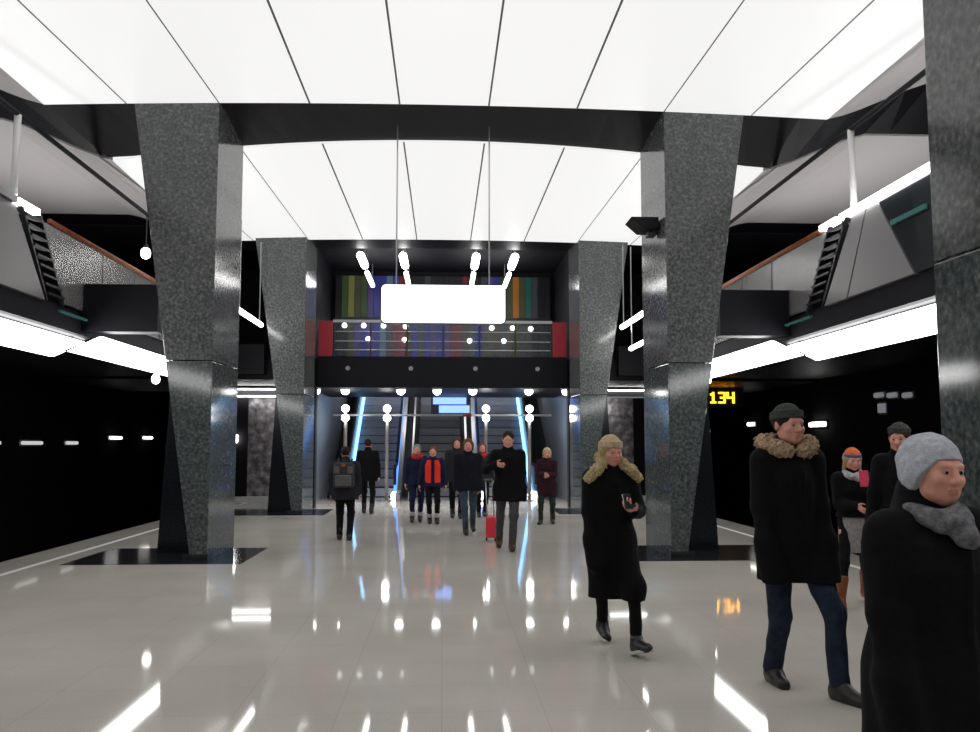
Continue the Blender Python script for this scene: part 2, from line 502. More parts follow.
gallery(1, 'upper gallery over the track with the amber display, long lit handrail')

# platform edge luminaires: upright white bands with slanting ends, hung beside the gallery fascia
def edge_light(s, x, y0t, y0b, y1t, y1b, label):
    z0, z1 = 2.85, 3.19
    t = thing('edge_ceiling_light', label, 'ceiling light', (s * x, (y0t + y1t) / 2, z0), 'white luminaires over the platform edges')
    MB().prism([(y0b, z0), (y1b, z0), (y1t, z1), (y0t, z1)], 'x', s * (x - .03), s * (x + .03)).build('diffuser', M['lamp_soft'], t)
    MB().prism([(y0b + .02, z0 + .01), (y1b - .02, z0 + .01), (y1t - .02, z1 - .01), (y0t + .02, z1 - .01)], 'x', s * (x + .031), s * (x + .09)).build('housing', M['dark_steel'], t)
    n = int((y1t - y0t) / 2.4) + 1
    for k in range(n):
        y = y0t + .5 + (y1t - y0t - 1.0) * k / max(1, n - 1)
        if x < 5.5: MB().box(s * (x + .02), s * 5.495, y, y + .06, 3.17, 3.205).build('bracket', M['dark_steel'], t)
        else: MB().box(s * (x - .01), s * (x + .07), y, y + .06, 3.18, 3.218).build('bracket', M['dark_steel'], t)
    return t
for s, w in ((-1, 'the bare dark track'), (1, 'the track with the amber display')):
    edge_light(s, 5.75, -1.0, -1.0, 14.66, 13.5, 'nearer long white light band above ' + w)
    edge_light(s, 5.2, 13.9, 12.75, 20.4, 20.4, 'farther white light band above ' + w + ', ending behind a column')

def spot(name, loc, watts, parent, ang=140):
    ld = bpy.data.lights.new(name, 'SPOT')
    ld.energy = watts; ld.spot_size = R(ang); ld.spot_blend = .6; ld.shadow_soft_size = .1
    o = bpy.data.objects.new(name, ld); C.objects.link(o)
    o.parent = parent; o.location = Vector(loc) - parent.location
    return o
def area(name, loc, sx, sy, watts, rotx=0.0, parent=None):
    ld = bpy.data.lights.new(name, 'AREA')
    ld.shape = 'RECTANGLE'; ld.size = sx; ld.size_y = sy; ld.energy = watts
    o = bpy.data.objects.new(name, ld); C.objects.link(o)
    o.location = loc; o.rotation_euler = (rotx, 0, 0)
    return o
# unseen fill lights added behind the parapets to brighten the ceiling flanks
for s in (-1, 1):
    for y in (-1, 8.6, 16.6):
        area('added_gallery_fill', (s * 7.6, y, 3.9), .5, 6.5, 75, math.pi)
# small lamps ----------------------------------------------------------------
def round_lamp(x, y, z, r, label, cat='lamp', rod=None, group=None, mat=None):
    t = thing('round_lamp', label, cat, (x, y, z), group)
    MB().capsule((x, y, z - .02), (x, y, z + .02), r, n=16, m=5).build('globe', mat or M['lamp'], t, smooth=True)
    MB().tube((x, y, z + r), (x, y, z + r + .08), r * .5).build('socket', M['dark_steel'], t)
    if rod:
        MB().tube((x, y, z + r + .08), (x, y, rod), .012, n=8).build('rod', M['dark_steel'], t)
    return t
round_lamp(-5.5, 16.7, 5.08, .085, 'small lamp hanging from the gallery pipe by the front column', rod=5.78)
round_lamp(-6.25, 19.9, 2.98, .085, 'small round lamp at the end of the light panel over the bare dark track', rod=3.22)
round_lamp(5.95, 19.9, 3.0, .065, 'small round lamp above the amber display', rod=3.22)

def linear_lamp(p0, p1, r, label, group=None, rods=None, mat=None, name='pendant_tube_lamp'):
    c = [(a + b) / 2 for a, b in zip(p0, p1)]
    t = thing(name, label, 'lamp', c, group)
    MB().capsule(p0, p1, r, n=12).build('tube', mat or M['lamp'], t, smooth=True)
    if rods:
        for u in (.08, .92):
            q = [a + (b - a) * u for a, b in zip(p0, p1)]
            MB().tube((q[0], q[1], q[2] + r * .8), (q[0], q[1], rods), .014, n=8).build('rod', M['steel'], t)
    return t
ROWN = ['outermost row toward the bare dark track', 'inner row toward the bare dark track', 'inner row toward the amber display', 'outermost row toward the amber display']
for x, w in zip((-2.08, -1.02, .82, 1.80), ROWN):
    linear_lamp((x, 22.35, 6.28), (x, 23.6, 6.28), .10, 'front hanging tube lamp before the mezzanine, ' + w, 'hanging tube lamps', 6.86)
    linear_lamp((x, 24.3, 6.22), (x, 26.3, 6.22), .06, 'rear hanging tube lamp above the mezzanine, ' + w, 'hanging tube lamps', 6.86)
linear_lamp((-4.15, 18.2, 4.28), (-4.15, 20.6, 4.28), .055, 'slanting tube lamp between the two columns opposite the display', 'side tube lamps', 6.15)
linear_lamp((4.15, 18.0, 4.28), (4.15, 20.6, 4.28), .055, 'upper tube lamp between the columns on the display side', 'side tube lamps', 6.15)
linear_lamp((4.35, 18.9, 3.78), (4.35, 20.6, 3.78), .05, 'shorter lower tube lamp between the columns on the display side', 'side tube lamps', 6.15)
def wall_bar(x0, x1, label, two):
    t = thing('wall_light_bar', label, 'lamp', ((x0 + x1) / 2, 24.85, 3.0), 'light bars over the end walls')
    MB().box(x0, x1, 24.78, 24.86, 3.055, 3.085).build('tube', M['lamp'], t, bevel=.01)
    MB().box(x0, x1, 24.78, 24.86, 2.86, 2.885).build('tube', M['lamp'] if two else M['lamp_dim'], t, bevel=.01)
    MB().box(x0 - .05, x1 + .05, 24.86, 24.99, 2.86, 3.10).build('housing', M['dark_steel'], t)
wall_bar(-5.75, -4.2, 'light bar above the marble end wall opposite the display', True)
wall_bar(4.25, 5.75, 'bright light bar above the marble end wall on the display side', False)

# ------------------------------------------------------------------ hall end: walls beside the escalator hall
for s in (-1, 1):
    struct('wall_end', MB().box(s * 3.62, s * 5.85, 25.0, 25.3, 0, 3.1), M['marble'])
    struct('wall_hall', MB().prism([(22.4, -.2), (46, -.2), (46, 13), (27.55, 3.4), (27.55, 3.0), (22.4, 3.0)], 'x', s * 3.42, s * 3.6), M['hall_wall'])
    struct('wall_mezzanine', MB().box(s * 3.42, s * 3.6, 22.42, 27.6, 3.70, 6.9), M['navy'])
    struct('baseboard_end', MB().box(s * 3.62, s * 5.85, 24.7, 25.0, -0.01, .16), M['edge_white'])
    struct('trim_jamb', MB().box(s * 3.14, s * 3.42, 22.4, 22.75, 0, 3.0), M['black'])
    struct('trim_pilaster', MB().box(s * 5.32, s * 5.66, 24.9, 25.0, .16, 2.84), M['black'])
    struct('wall_tunnel_end', MB().box(s * 5.9, s * 9.6, 36, 36.2, -1.5, 8), M['tunnel'])
struct('wall_upper', MB().box(-9.6, 9.6, 27.6, 27.8, 3.3, 8.0), M['navy'])
struct('ceiling_hall', MB().box(-9.6, 9.6, 22.12, 27.6, 6.9, 7.1), M['black'])
struct('ceiling_escalator', MB().prism([(27.8, 3.5), (27.8, 3.75), (46, 13.2), (46, 12.9)], 'x', -3.42, 3.42), M['navy'])
struct('floor_incline', MB().prism([(27.0, -.3), (27.0, -.08), (46, 10.9), (46, 10.6)], 'x', -3.42, 3.42), M['navy'])

# mezzanine bridge
br = thing('mezzanine_bridge', 'dark mezzanine bridge with glass railing spanning above the escalators', 'bridge', (0, 24, 2.96))
MB().box(-3.42, 3.42, 22.42, 27.55, 3.0, 3.70).build('deck', M['navy'], br)
for s in (-1, 1):
    MB().box(s * 3.42, s * 9.5, 22.42, 27.55, 3.16, 3.70).build('deck_wing', M['navy'], br)
MB().box(-3.1, 3.1, 22.30, 22.42, 2.96, 3.73).build('fascia', M['navy'], br)
for x in (-2.35, -.8, .8, 2.35):
    MB().tube((x, 22.30, 3.44), (x, 22.26, 3.44), .055).build('round_cap', M['steel'], br)
MB().box(-3.08, -2.74, 22.31, 22.37, 3.74, 4.62).build('end_panel', M['red'], br)
MB().box(2.74, 3.08, 22.31, 22.37, 3.74, 4.62).build('end_panel', M['red'], br)
MB().box(-2.73, 2.73, 22.31, 22.38, 4.58, 4.65).build('top_rail', M['steel'], br)
for z in (4.36, 4.12, 3.90):
    MB().tube((-2.73, 22.345, z), (2.73, 22.345, z), .012, n=8).build('rail', M['steel'], br)
for i in range(7):
    x = -2.7 + 5.4 * i / 6
    MB().box(x - .02, x + .02, 22.32, 22.37, 3.73, 4.58).build('post', M['dark_steel'], br)
for i in range(6):
    a, b = -2.7 + .9 * i + .04, -2.7 + .9 * (i + 1) - .04
    MB().box(a, b, 22.385, 22.395, 3.76, 4.56).build('glass_panel', M['clear_glass'], br)

# coloured glazing at the back of the mezzanine
gl = thing('stained_glazing', 'wall of upright coloured glass strips behind the mezzanine railing', 'window', (0, 27.4, 3.7))
pal = {'green': (.10, .17, .06), 'yellow': (.42, .42, .12), 'olive': (.13, .14, .06), 'blue': (.06, .07, .55), 'violet': (.16, .10, .42), 'cyan': (.25, .4, .6),
       'red': (.35, .03, .06), 'grey': (.10, .11, .13), 'orange': (.9, .32, .04), 'teal': (.03, .22, .20), 'dark': (.02, .02, .03), 'brown': (.12, .09, .06)}
GM = {k: emit('coloured_glass_' + k, v, 0.10, tuple(c * .35 for c in v)) for k, v in pal.items()}
up = ['dark', 'green', 'yellow', 'olive', 'green', 'violet', 'blue', 'blue', 'cyan', 'blue', 'red', 'dark', 'dark', 'dark', 'grey', 'dark', 'dark', 'dark', 'dark', 'dark', 'red', 'dark',
      'dark', 'grey', 'violet', 'blue', 'green', 'olive', 'orange', 'olive', 'teal', 'grey', 'dark', 'dark']
lo = ['dark', 'dark', 'olive', 'violet', 'blue', 'violet', 'blue', 'cyan', 'grey', 'red', 'red', 'brown', 'blue', 'grey', 'blue', 'violet', 'blue', 'violet', 'red', 'red', 'brown', 'grey',
      'blue', 'grey', 'olive', 'brown', 'grey', 'brown', 'olive', 'grey', 'brown', 'dark', 'dark', 'dark']
n = len(up)
W = 6.6 / n
for i in range(n):
    x = -3.3 + W * i
    MB().box(x + .006, x + W - .006, 27.42, 27.46, 5.45, 6.72).build('glass_strip', GM[up[i]], gl)
    MB().box(x + .006, x + W - .006, 27.42, 27.46, 3.80, 5.28).build('glass_strip', GM[lo[i]], gl)
MB().box(-3.3, 3.3, 27.38, 27.5, 5.29, 5.44).build('transom', M['dark_steel'], gl)
MB().box(-3.3, 3.3, 27.38, 27.5, 3.71, 3.79).build('sill', M['dark_steel'], gl)
k = 0
for x, z in [(-3.0, 5.17), (-2.42, 5.17), (-1.82, 5.17), (-1.15, 5.15), (1.48, 5.12), (2.12, 5.12), (2.68, 5.1), (-2.28, 4.76), (-1.18, 4.74), (.80, 4.72), (1.85, 4.72)]:
    nb = ['at the glazing edge', 'second along', 'third along', 'fourth along', 'fifth along', 'sixth along', 'at the display end', 'beside violet strips', 'over red strips', 'past the middle', 'near olive strips'][k]
    t = thing('glazing_lamp', 'small round lamp ' + ('in the upper row' if k < 7 else 'in the lower row') + ' on the coloured glazing, ' + nb, 'lamp', (x, 27.4, z), 'round lamps on the coloured glazing')
    MB().capsule((x, 27.31, z), (x, 27.33, z), .080, n=14).build('globe', M['lamp_small'], t, smooth=True)
    MB().tube((x, 27.36, z), (x, 27.42, z), .04).build('socket', M['dark_steel'], t)
    k += 1

# downlights under the bridge
where = ['beside the far column near the backpack wearer', 'above the backpack wearer', 'above the deep blue strip', 'before the blue sign', 'above the inner escalator on the display side', 'above the bright blue strip', 'beside the far column behind the fur hood']
for x, w in zip((-3.22, -2.48, -1.07, -.15, .76, 2.2, 3.16), where):
    t = thing('downlight', 'round downlight under the bridge ' + w, 'lamp', (x, 23.0, 2.96), 'downlights under the bridge')
    MB().capsule((x, 23.0, 2.925), (x, 23.0, 2.935), .105, n=16).build('lens', M['lamp'], t, smooth=True)
    MB().tube((x, 23.0, 2.95), (x, 23.0, 2.998), .13, n=16).build('trim_ring', M['steel'], t)
    spot('downlight_beam', (x, 23.0, 2.78), 95, t)

# hanging sign
sg = thing('hanging_sign', 'blank white lit sign hung on two thin wires', 'sign', (0.0, 13.2, 3.35))
sx0, sx1, sz0, sz1 = (381 - 443) / FPX * 13.2, (505 - 443) / FPX * 13.2, 3.345, 3.90
def rrect(x0, x1, z0, z1, r):
    p = []
    for cx, cz, a0 in ((x1 - r, z1 - r, 0), (x0 + r, z1 - r, 90), (x0 + r, z0 + r, 180), (x1 - r, z0 + r, 270)):
        for i in range(5):
            a = R(a0 + i * 22.5)
            p.append((cx + r * math.cos(a), cz + r * math.sin(a)))
    return p
MB().prism(rrect(sx0, sx1, sz0, sz1, .06), 'y', 13.15, 13.19).build('face', M['sign'], sg)
MB().prism(rrect(sx0 - .015, sx1 + .015, sz0 - .015, sz1 + .015, .07), 'y', 13.19, 13.30).build('housing', M['dark_steel'], sg)
for x in (-.70, .68):
    MB().tube((x, 13.24, sz1), (x, 13.24, 6.36), .011, n=8).build('wire', M['steel'], sg)

# ------------------------------------------------------------------ escalators
SL = .65
def escalator(cx, hw, led, label, base=26.4):
    t = thing('escalator', label, 'escalator', (cx, base, 0))
    top = 40
    def z(y): return max(0.0, (y - base) * SL)
    for s in (-1, 1):
        x = cx + s * hw
        pts = [(base - 1.0, 0), (base - 1.0, .78), (base - .85, .92), (base + .1, .95), (top, z(top) + .95), (top, z(top) - .2), (base + .1, -.0)]
        MB().prism(pts, 'x', x - .015, x + .015).build('balustrade', M['clear_glass'], t)
        MB().prism([(base - 1.05, 0), (base - 1.05, .22), (base, .25), (top, z(top) + .25), (top, z(top) - .3), (base, -.0)], 'x', x + s * .02, x + s * .14).build('skirt', M['steel'], t)
        m = MB()
        path = [(base - 1.08, .45), (base - 1.1, .8), (base - .95, .96), (base, 1.0), (top, z(top) + 1.0)]
        v = []
        for (ya, za), (yb, zb) in zip(path[:-1], path[1:]):
            m.tube((x, ya, za), (x, yb, zb), .045, n=8)
        m.build('handrail', M['black'], t)
        if led:
            xi = x - s * .05
            bright = led[0] if s < 0 else led[1]
            if bright:
                MB().capsule((xi, base, .12), (xi, 34, z(34) + .12), .055 if bright == 2 else .05, n=8).build('led_strip', M['led_blue'] if bright == 2 else M['led_deep'], t)
                MB().capsule((xi, base - .14, .10), (xi, base - .05, .10), .11, n=10).build('end_lamp', M['lamp'], t, smooth=True)
    for i in range(22):
        y = base + i * .40
        MB().box(cx - hw + .05, cx + hw - .05, y, y + .42, z(y) - .21, z(y) + .02).build('step', M['step'], t)
    MB().box(cx - hw + .05, cx + hw - .05, base - 1.0, base, -.01, .02).build('comb_plate', M['steel'], t)
    return t
escalator(-2.05, .72, (2, 1), 'escalator between a bright and a deep blue strip, behind the backpack wearer')
escalator(-.1, .72, None, 'middle escalator without blue strips, behind the orange vest')
escalator(1.85, .78, (1, 2), 'escalator behind the tall man, with one deep and one bright blue strip')

# twin lamp posts at the escalator mouths
for x, w in zip((-2.70, -1.55, 1.20, 2.42), ('beside the hall wall behind the backpack wearer', 'between the first two escalators', 'between the last two escalators', 'beside the hall wall by the maroon coat')):
    y = 25.2
    t = thing('lamp_post', 'slim post with two stacked lamps ' + w, 'lamp', (x, y, 0), 'twin lamp posts')
    MB().tube((x, y, 0), (x, y, 2.42), .05).build('post', M['post'], t, smooth=True)
    MB().tube((x, y, 0), (x, y, .03), .13).build('base', M['steel'], t)
    for z in (2.30, 2.56):
        MB().capsule((x, y - .08, z), (x, y - .06, z), .105, n=14).build('lamp_head', M['lamp'], t, smooth=True)
    MB().tube((x, y, 2.42), (x, y, 2.64), .03).build('stem', M['steel'], t)

bs = thing('blue_sign', 'blue lit overhead sign of two stacked bars above the middle escalator', 'sign', (0.2, 27.3, 2.47))
MB().box(-.30, .70, 27.20, 27.28, 2.78, 2.98).build('upper_bar', M['sign_blue'], bs)
MB().box(-.12, .80, 27.20, 27.28, 2.52, 2.74).build('lower_bar', M['sign_blue'], bs)
MB().box(-3.3, 3.3, 27.29, 27.36, 2.42, 2.48).build('crossbar', M['steel'], bs)
MB().box(-.36, .84, 27.29, 27.35, 2.48, 2.995).build('back_board', M['dark_steel'], bs)
MB().box(.60, .86, 27.18, 27.26, 2.40, 2.50).build('red_tab', M['red'], bs)

# unseen tubes and area fills added to brighten the escalator hall (hidden from the front by the bridge)
for y in (29.5, 32.5, 35.5):
    z = 3.5 + (y - 27.8) * .519
    for x in (-2.0, 1.9):
        linear_lamp((x, y, z - .16), (x, y + 1.6, z - .16 + 1.6 * .519), .06,
                    {29.5: 'lowest', 32.5: 'middle', 35.5: 'highest'}[y] + ' added fill tube on the sloping ceiling over the ' + ('escalator behind the backpack wearer' if x < 0 else 'escalator behind the tall man'), 'added escalator fill tubes')
    area('added_escalator_fill', (0, y + .8, z + .1), 5.0, 1.2, 85, math.atan(.519))

# wall lamps on the marble
for x, z, w, c in ((-5.62, 1.72, 'low on the marble end wall opposite the display', .07), (4.42, 2.62, 'under the light bar on the marble end wall', .09)):
    t = thing('wall_lamp', 'small bright lamp ' + w, 'lamp', (x, 24.9, z))
    MB().capsule((x, 24.83, z - .05), (x, 24.83, z + .05), c, n=14).build('globe', M['lamp'], t, smooth=True)
    MB().box(x - .04, x + .04, 24.86, 25.0, z - .05, z + .05).build('bracket', M['dark_steel'], t)

# tunnel lamps
TW = 9.58
lad = ['nearest the camera', 'second from the camera', 'third from the camera', 'fourth from the camera', 'next to the front column']
for (px, py, hw), w in zip(((3, 443, .22), (42, 443, .30), (80, 443, .20), (122, 438, .26), (153, 438, .24)), lad):
    y = TW / ((443 - px) / FPX); z = 1.55 + (445 - py) / FPX * y
    t = thing('tunnel_wall_lamp', 'short white lamp on the bare dark tunnel wall, ' + w, 'lamp', (-TW, y, z), 'tunnel wall lamps')
    MB().box(-TW + .02, -TW + .10, y - hw * 1.7, y + hw * 1.7, z - .042, z + .042).build('tube', M['lamp_small'] if px > 100 else M['lamp_low'], t, bevel=.03)
    MB().box(-TW - .02, -TW + .02, y - hw * 1.7 - .05, y + hw * 1.7 + .05, z - .08, z + .08).build('housing', M['dark_steel'], t)
rad = ['just past the amber display', 'beside the fur collared man', 'dim, first of three over the dark hat', 'dim, middle of three over the dark hat', 'dim, third of three beside the near column']
for (px, py, hw, m), w in zip(((757, 424, .16, 'lamp_small'), (826, 424, .26, 'lamp'), (892, 394, .11, 'lamp_dim'), (906, 394, .11, 'lamp_dim'), (922, 394, .10, 'lamp_dim')), rad):
    y = TW / ((px - 443) / FPX); z = 1.55 + (445 - py) / FPX * y
    t = thing('tunnel_wall_lamp', 'short tunnel wall lamp behind the display, ' + w, 'lamp', (TW, y, z), 'tunnel wall lamps')
    MB().box(TW - .10, TW - .02, y - hw * 1.7, y + hw * 1.7, z - .055, z + .055).build('tube', M[m], t, bevel=.03)
    MB().box(TW - .02, TW + .02, y - hw * 1.7 - .05, y + hw * 1.7 + .05, z - .08, z + .08).build('housing', M['dark_steel'], t)
t = thing('tunnel_sign', 'small dim bluish sign on the tunnel wall above the dark hat', 'sign', (TW, 19.25, 2.3))
MB().box(TW - .05, TW - .01, 19.0, 19.3, 2.25, 2.45).build('face', M['lamp_dim'], t)
MB().box(TW - .01, TW + .02, 18.95, 19.35, 2.21, 2.49).build('frame', M['dark_steel'], t)

# amber interval display reading 1 34
ck = thing('interval_display', 'amber lit interval display reading 1 34 at the platform end', 'clock', (6.3, 20.0, 2.45))
ck.location = (6.35, 20.0, 2.45)
MB().box(5.92, 6.80, 20.04, 20.16, 2.40, 2.835).build('case', M['black'], ck, bevel=.01)
def digit(ch, x, z, w, h, b):
    dots = {'1': ['00100', '01100', '00100', '00100', '00100', '00100', '01110'],
            '3': ['11110', '00010', '00010', '01110', '00010', '00010', '11110'],
            '4': ['10010', '10010', '10010', '11110', '00010', '00010', '00010']}[ch]
    m = MB()
    cw, chh = w / 5, h / 7
    for r, row in enumerate(dots):
        for c, q in enumerate(row):
            if q == '1':
                m.box(x + c * cw - .002, x + (c + 1) * cw + .002, 20.012, 20.036, z + (6 - r) * chh - .002, z + (7 - r) * chh + .002)
    m.build('digit', M['amber'], ck)
digit('1', 5.985, 2.49, .22, .25, 0)
digit('3', 6.215, 2.49, .20, .25, 0)
digit('4', 6.405, 2.49, .22, .25, 0)
# it hangs under the bridge deck at the platform end
ck.location = (7.905, 24.9, 2.67)
ck.scale = (1.245, 1.245, 1.245)

# ------------------------------------------------------------------ implicit surface modeller for figures
def vec(*a): return np.array(a, dtype=float)
class Prim:
    pass
def rc(a, b, ra, rb, sub=False, k=.02, flat=None):
    p = Prim(); a = np.asarray(a, float); b = np.asarray(b, float)
    r = max(ra, rb); p.lo = np.minimum(a, b) - r; p.hi = np.maximum(a, b) + r; p.k = k; p.sub = sub
    ba = b - a; L = max(1e-9, float(ba @ ba))
    def f(X, Y, Z):
        px, py, pz = X - a[0], Y - a[1], Z - a[2]
        t = np.clip((px * ba[0] + py * ba[1] + pz * ba[2]) / L, 0, 1)
        return np.sqrt((px - t * ba[0]) ** 2 + (py - t * ba[1]) ** 2 + (pz - t * ba[2]) ** 2) - (ra + (rb - ra) * t)
    p.f = f
    return p
def el(c, r, Rm=None, sub=False, k=.02):
    p = Prim(); c = np.asarray(c, float); r = np.asarray(r, float)
    Rm = np.eye(3) if Rm is None else Rm
    e = np.sqrt(((Rm * r[None, :]) ** 2).sum(1)); p.lo, p.hi = c - e, c + e; p.k = k; p.sub = sub
    def f(X, Y, Z):
        q = [X - c[0], Y - c[1], Z - c[2]]
        l = [q[0] * Rm[0, i] + q[1] * Rm[1, i] + q[2] * Rm[2, i] for i in range(3)]
        k0 = np.sqrt(sum((l[i] / r[i]) ** 2 for i in range(3)))
        k1 = np.sqrt(sum((l[i] / r[i] ** 2) ** 2 for i in range(3))) + 1e-9
        return np.where(k0 < 1e-4, -min(r), k0 * (k0 - 1) / k1)
    p.f = f
    return p
def loft(st, k=.02, T=None, sub=False, pw=2.0):
    """stations (z, cx, cy, rx, ry)"""
    p = Prim(); st = np.array(sorted(st), float); p.k = k; p.sub = sub
    zs = st[:, 0]
    lo = np.array([(st[:, 1] - st[:, 3]).min(), (st[:, 2] - st[:, 4]).min(), zs[0]])
    hi = np.array([(st[:, 1] + st[:, 3]).max(), (st[:, 2] + st[:, 4]).max(), zs[-1]])
    if T is not None:
        Rm, tr = T
        cs = np.array([[x, y, z] for x in (lo[0], hi[0]) for y in (lo[1], hi[1]) for z in (lo[2], hi[2])]) @ Rm.T + tr
        lo, hi = cs.min(0), cs.max(0)
    p.lo, p.hi = lo, hi
    def f(X, Y, Z):
        if T is not None:
            Rm, tr = T
            q = [X - tr[0], Y - tr[1], Z - tr[2]]
            X, Y, Z = [q[0] * Rm[0, i] + q[1] * Rm[1, i] + q[2] * Rm[2, i] for i in range(3)]
        z = np.clip(Z, zs[0], zs[-1])
        cx, cy, rx, ry = [np.interp(z, zs, st[:, i]) for i in (1, 2, 3, 4)]
        rho = (np.abs((X - cx) / rx) ** pw + np.abs((Y - cy) / ry) ** pw) ** (1 / pw)
        d = (rho - 1) * np.minimum(rx, ry)
        return np.maximum(d, np.maximum(zs[0] - Z, Z - zs[-1]))
    p.f = f
    return p
def xf(prims_fn, T):
    return prims_fn(T)

def surfnet(F, o, h):
    S = F < 0
    nx, ny, nz = F.shape
    cnt = np.zeros((nx - 1, ny - 1, nz - 1), np.int8)
    corners = [(a, b, c) for a in (0, 1) for b in (0, 1) for c in (0, 1)]
    for a, b, c in corners:
        cnt += S[a:nx - 1 + a, b:ny - 1 + b, c:nz - 1 + c]
    act = (cnt > 0) & (cnt < 8)
    ai = np.argwhere(act)
    idx = -np.ones(act.shape, np.int64)
    idx[act] = np.arange(len(ai))
    P = np.zeros((len(ai), 3)); N = np.zeros(len(ai))
    for c0 in corners:
        for ax in range(3):
            if c0[ax] == 0:
                c1 = list(c0); c1[ax] = 1
                f0 = F[ai[:, 0] + c0[0], ai[:, 1] + c0[1], ai[:, 2] + c0[2]]
                f1 = F[ai[:, 0] + c1[0], ai[:, 1] + c1[1], ai[:, 2] + c1[2]]
                m = (f0 < 0) != (f1 < 0)
                t = np.where(m, f0 / np.where(m, f0 - f1, 1), 0)
                e = np.array(c0, float)[None, :].repeat(len(ai), 0)
                e[:, ax] += t
                P += e * m[:, None]; N += m
    V = (ai + P / N[:, None]) * h + o
    Q = []
    for ax in range(3):
        u, w = (ax + 1) % 3, (ax + 2) % 3
        s0 = [slice(None)] * 3; s1 = [slice(None)] * 3
        s0[ax] = slice(0, -1); s1[ax] = slice(1, None)
        A, B = S[tuple(s0)], S[tuple(s1)]
        e = np.argwhere(A != B)
        lim = np.array(act.shape)
        ok = (e[:, u] >= 1) & (e[:, w] >= 1) & (e[:, u] < lim[u]) & (e[:, w] < lim[w])
        e = e[ok]
        fl = A[e[:, 0], e[:, 1], e[:, 2]]
        q = []
        for du, dw in ((-1, -1), (0, -1), (0, 0), (-1, 0)):
            c = e.copy(); c[:, u] += du; c[:, w] += dw
            q.append(idx[c[:, 0], c[:, 1], c[:, 2]])
        q = np.array(q).T
        q[~fl] = q[~fl][:, ::-1]
        Q.append(q)
    return V, np.concatenate(Q)

_dirs = RNG.normal(size=(10, 3)); _dirs /= np.linalg.norm(_dirs, axis=1)[:, None]
_ph = RNG.uniform(0, 6.28, 10)
def wob(amp, freq, aniso=(1, 1, 1)):
    def d(P):
        r = 0
        for i in range(10):
            r = r + np.sin((P * np.array(aniso)) @ _dirs[i] * freq * (1 + .35 * (i % 4)) + _ph[i])
        return amp * r / 5.0
    return d

def skinmesh(prims, h, cuts=(), disp=None):
    pos = [p for p in prims if not p.sub]
    lo = np.min([p.lo for p in pos], 0) - 3 * h; hi = np.max([p.hi for p in pos], 0) + 3 * h
    n = np.ceil((hi - lo) / h).astype(int) + 1
    F = np.full(n, 1.0, np.float32)
    ax = [lo[i] + h * np.arange(n[i]) for i in range(3)]
    for p in prims:
        mar = p.k * 1.2 + 3 * h
        i0 = np.maximum(0, np.floor((p.lo - mar - lo) / h).astype(int)); i1 = np.minimum(n, np.ceil((p.hi + mar - lo) / h).astype(int) + 1)
        if (i1 <= i0).any(): continue
        sl = tuple(slice(a, b) for a, b in zip(i0, i1))
        X, Y, Z = np.meshgrid(ax[0][sl[0]], ax[1][sl[1]], ax[2][sl[2]], indexing='ij')
        d = p.f(X, Y, Z)
        f = F[sl].astype(float)
        k = max(p.k, 1e-5)
        if p.sub:
            hh = np.maximum(k - np.abs(-d - f), 0) / k
            F[sl] = np.maximum(f, -d) + hh * hh * k * .25
        else:
            hh = np.maximum(k - np.abs(d - f), 0) / k
            F[sl] = np.minimum(f, d) - hh * hh * k * .25
    if disp is not None:
        i = np.argwhere(np.abs(F) < .06)
        P = i * h + lo
        F[i[:, 0], i[:, 1], i[:, 2]] += disp(P)
    for cut in cuts:
        X, Y, Z = np.meshgrid(*ax, indexing='ij', sparse=True)
        F = np.maximum(F, cut(X, Y, Z)).astype(np.float32)
    F[F == 0] = 1e-6
    return surfnet(F, lo, h)

def rot(yaw=0, pitch=0, roll=0):
    """yaw about z (positive turns -y toward +x), pitch positive looks down, roll positive tips to +x"""
    Rz = np.array(Matrix.Rotation(yaw, 3, 'Z')); Rx = np.array(Matrix.Rotation(pitch, 3, 'X')); Ry = np.array(Matrix.Rotation(roll, 3, 'Y'))
    return Rz @ Ry @ Rx
def ik(a, b, l1, l2, pole):
    a, b, pole = np.asarray(a, float), np.asarray(b, float), np.asarray(pole, float)
    d = b - a; L = np.linalg.norm(d)
    if L > (l1 + l2) * .999:
        b = a + d / L * (l1 + l2) * .999; d = b - a; L = np.linalg.norm(d)
    u = d / L
    x = (l1 * l1 - l2 * l2 + L * L) / (2 * L)
    hgt = math.sqrt(max(0, l1 * l1 - x * x))
    w = pole - u * (pole @ u); w /= np.linalg.norm(w)
    return a + u * x + w * hgt, b

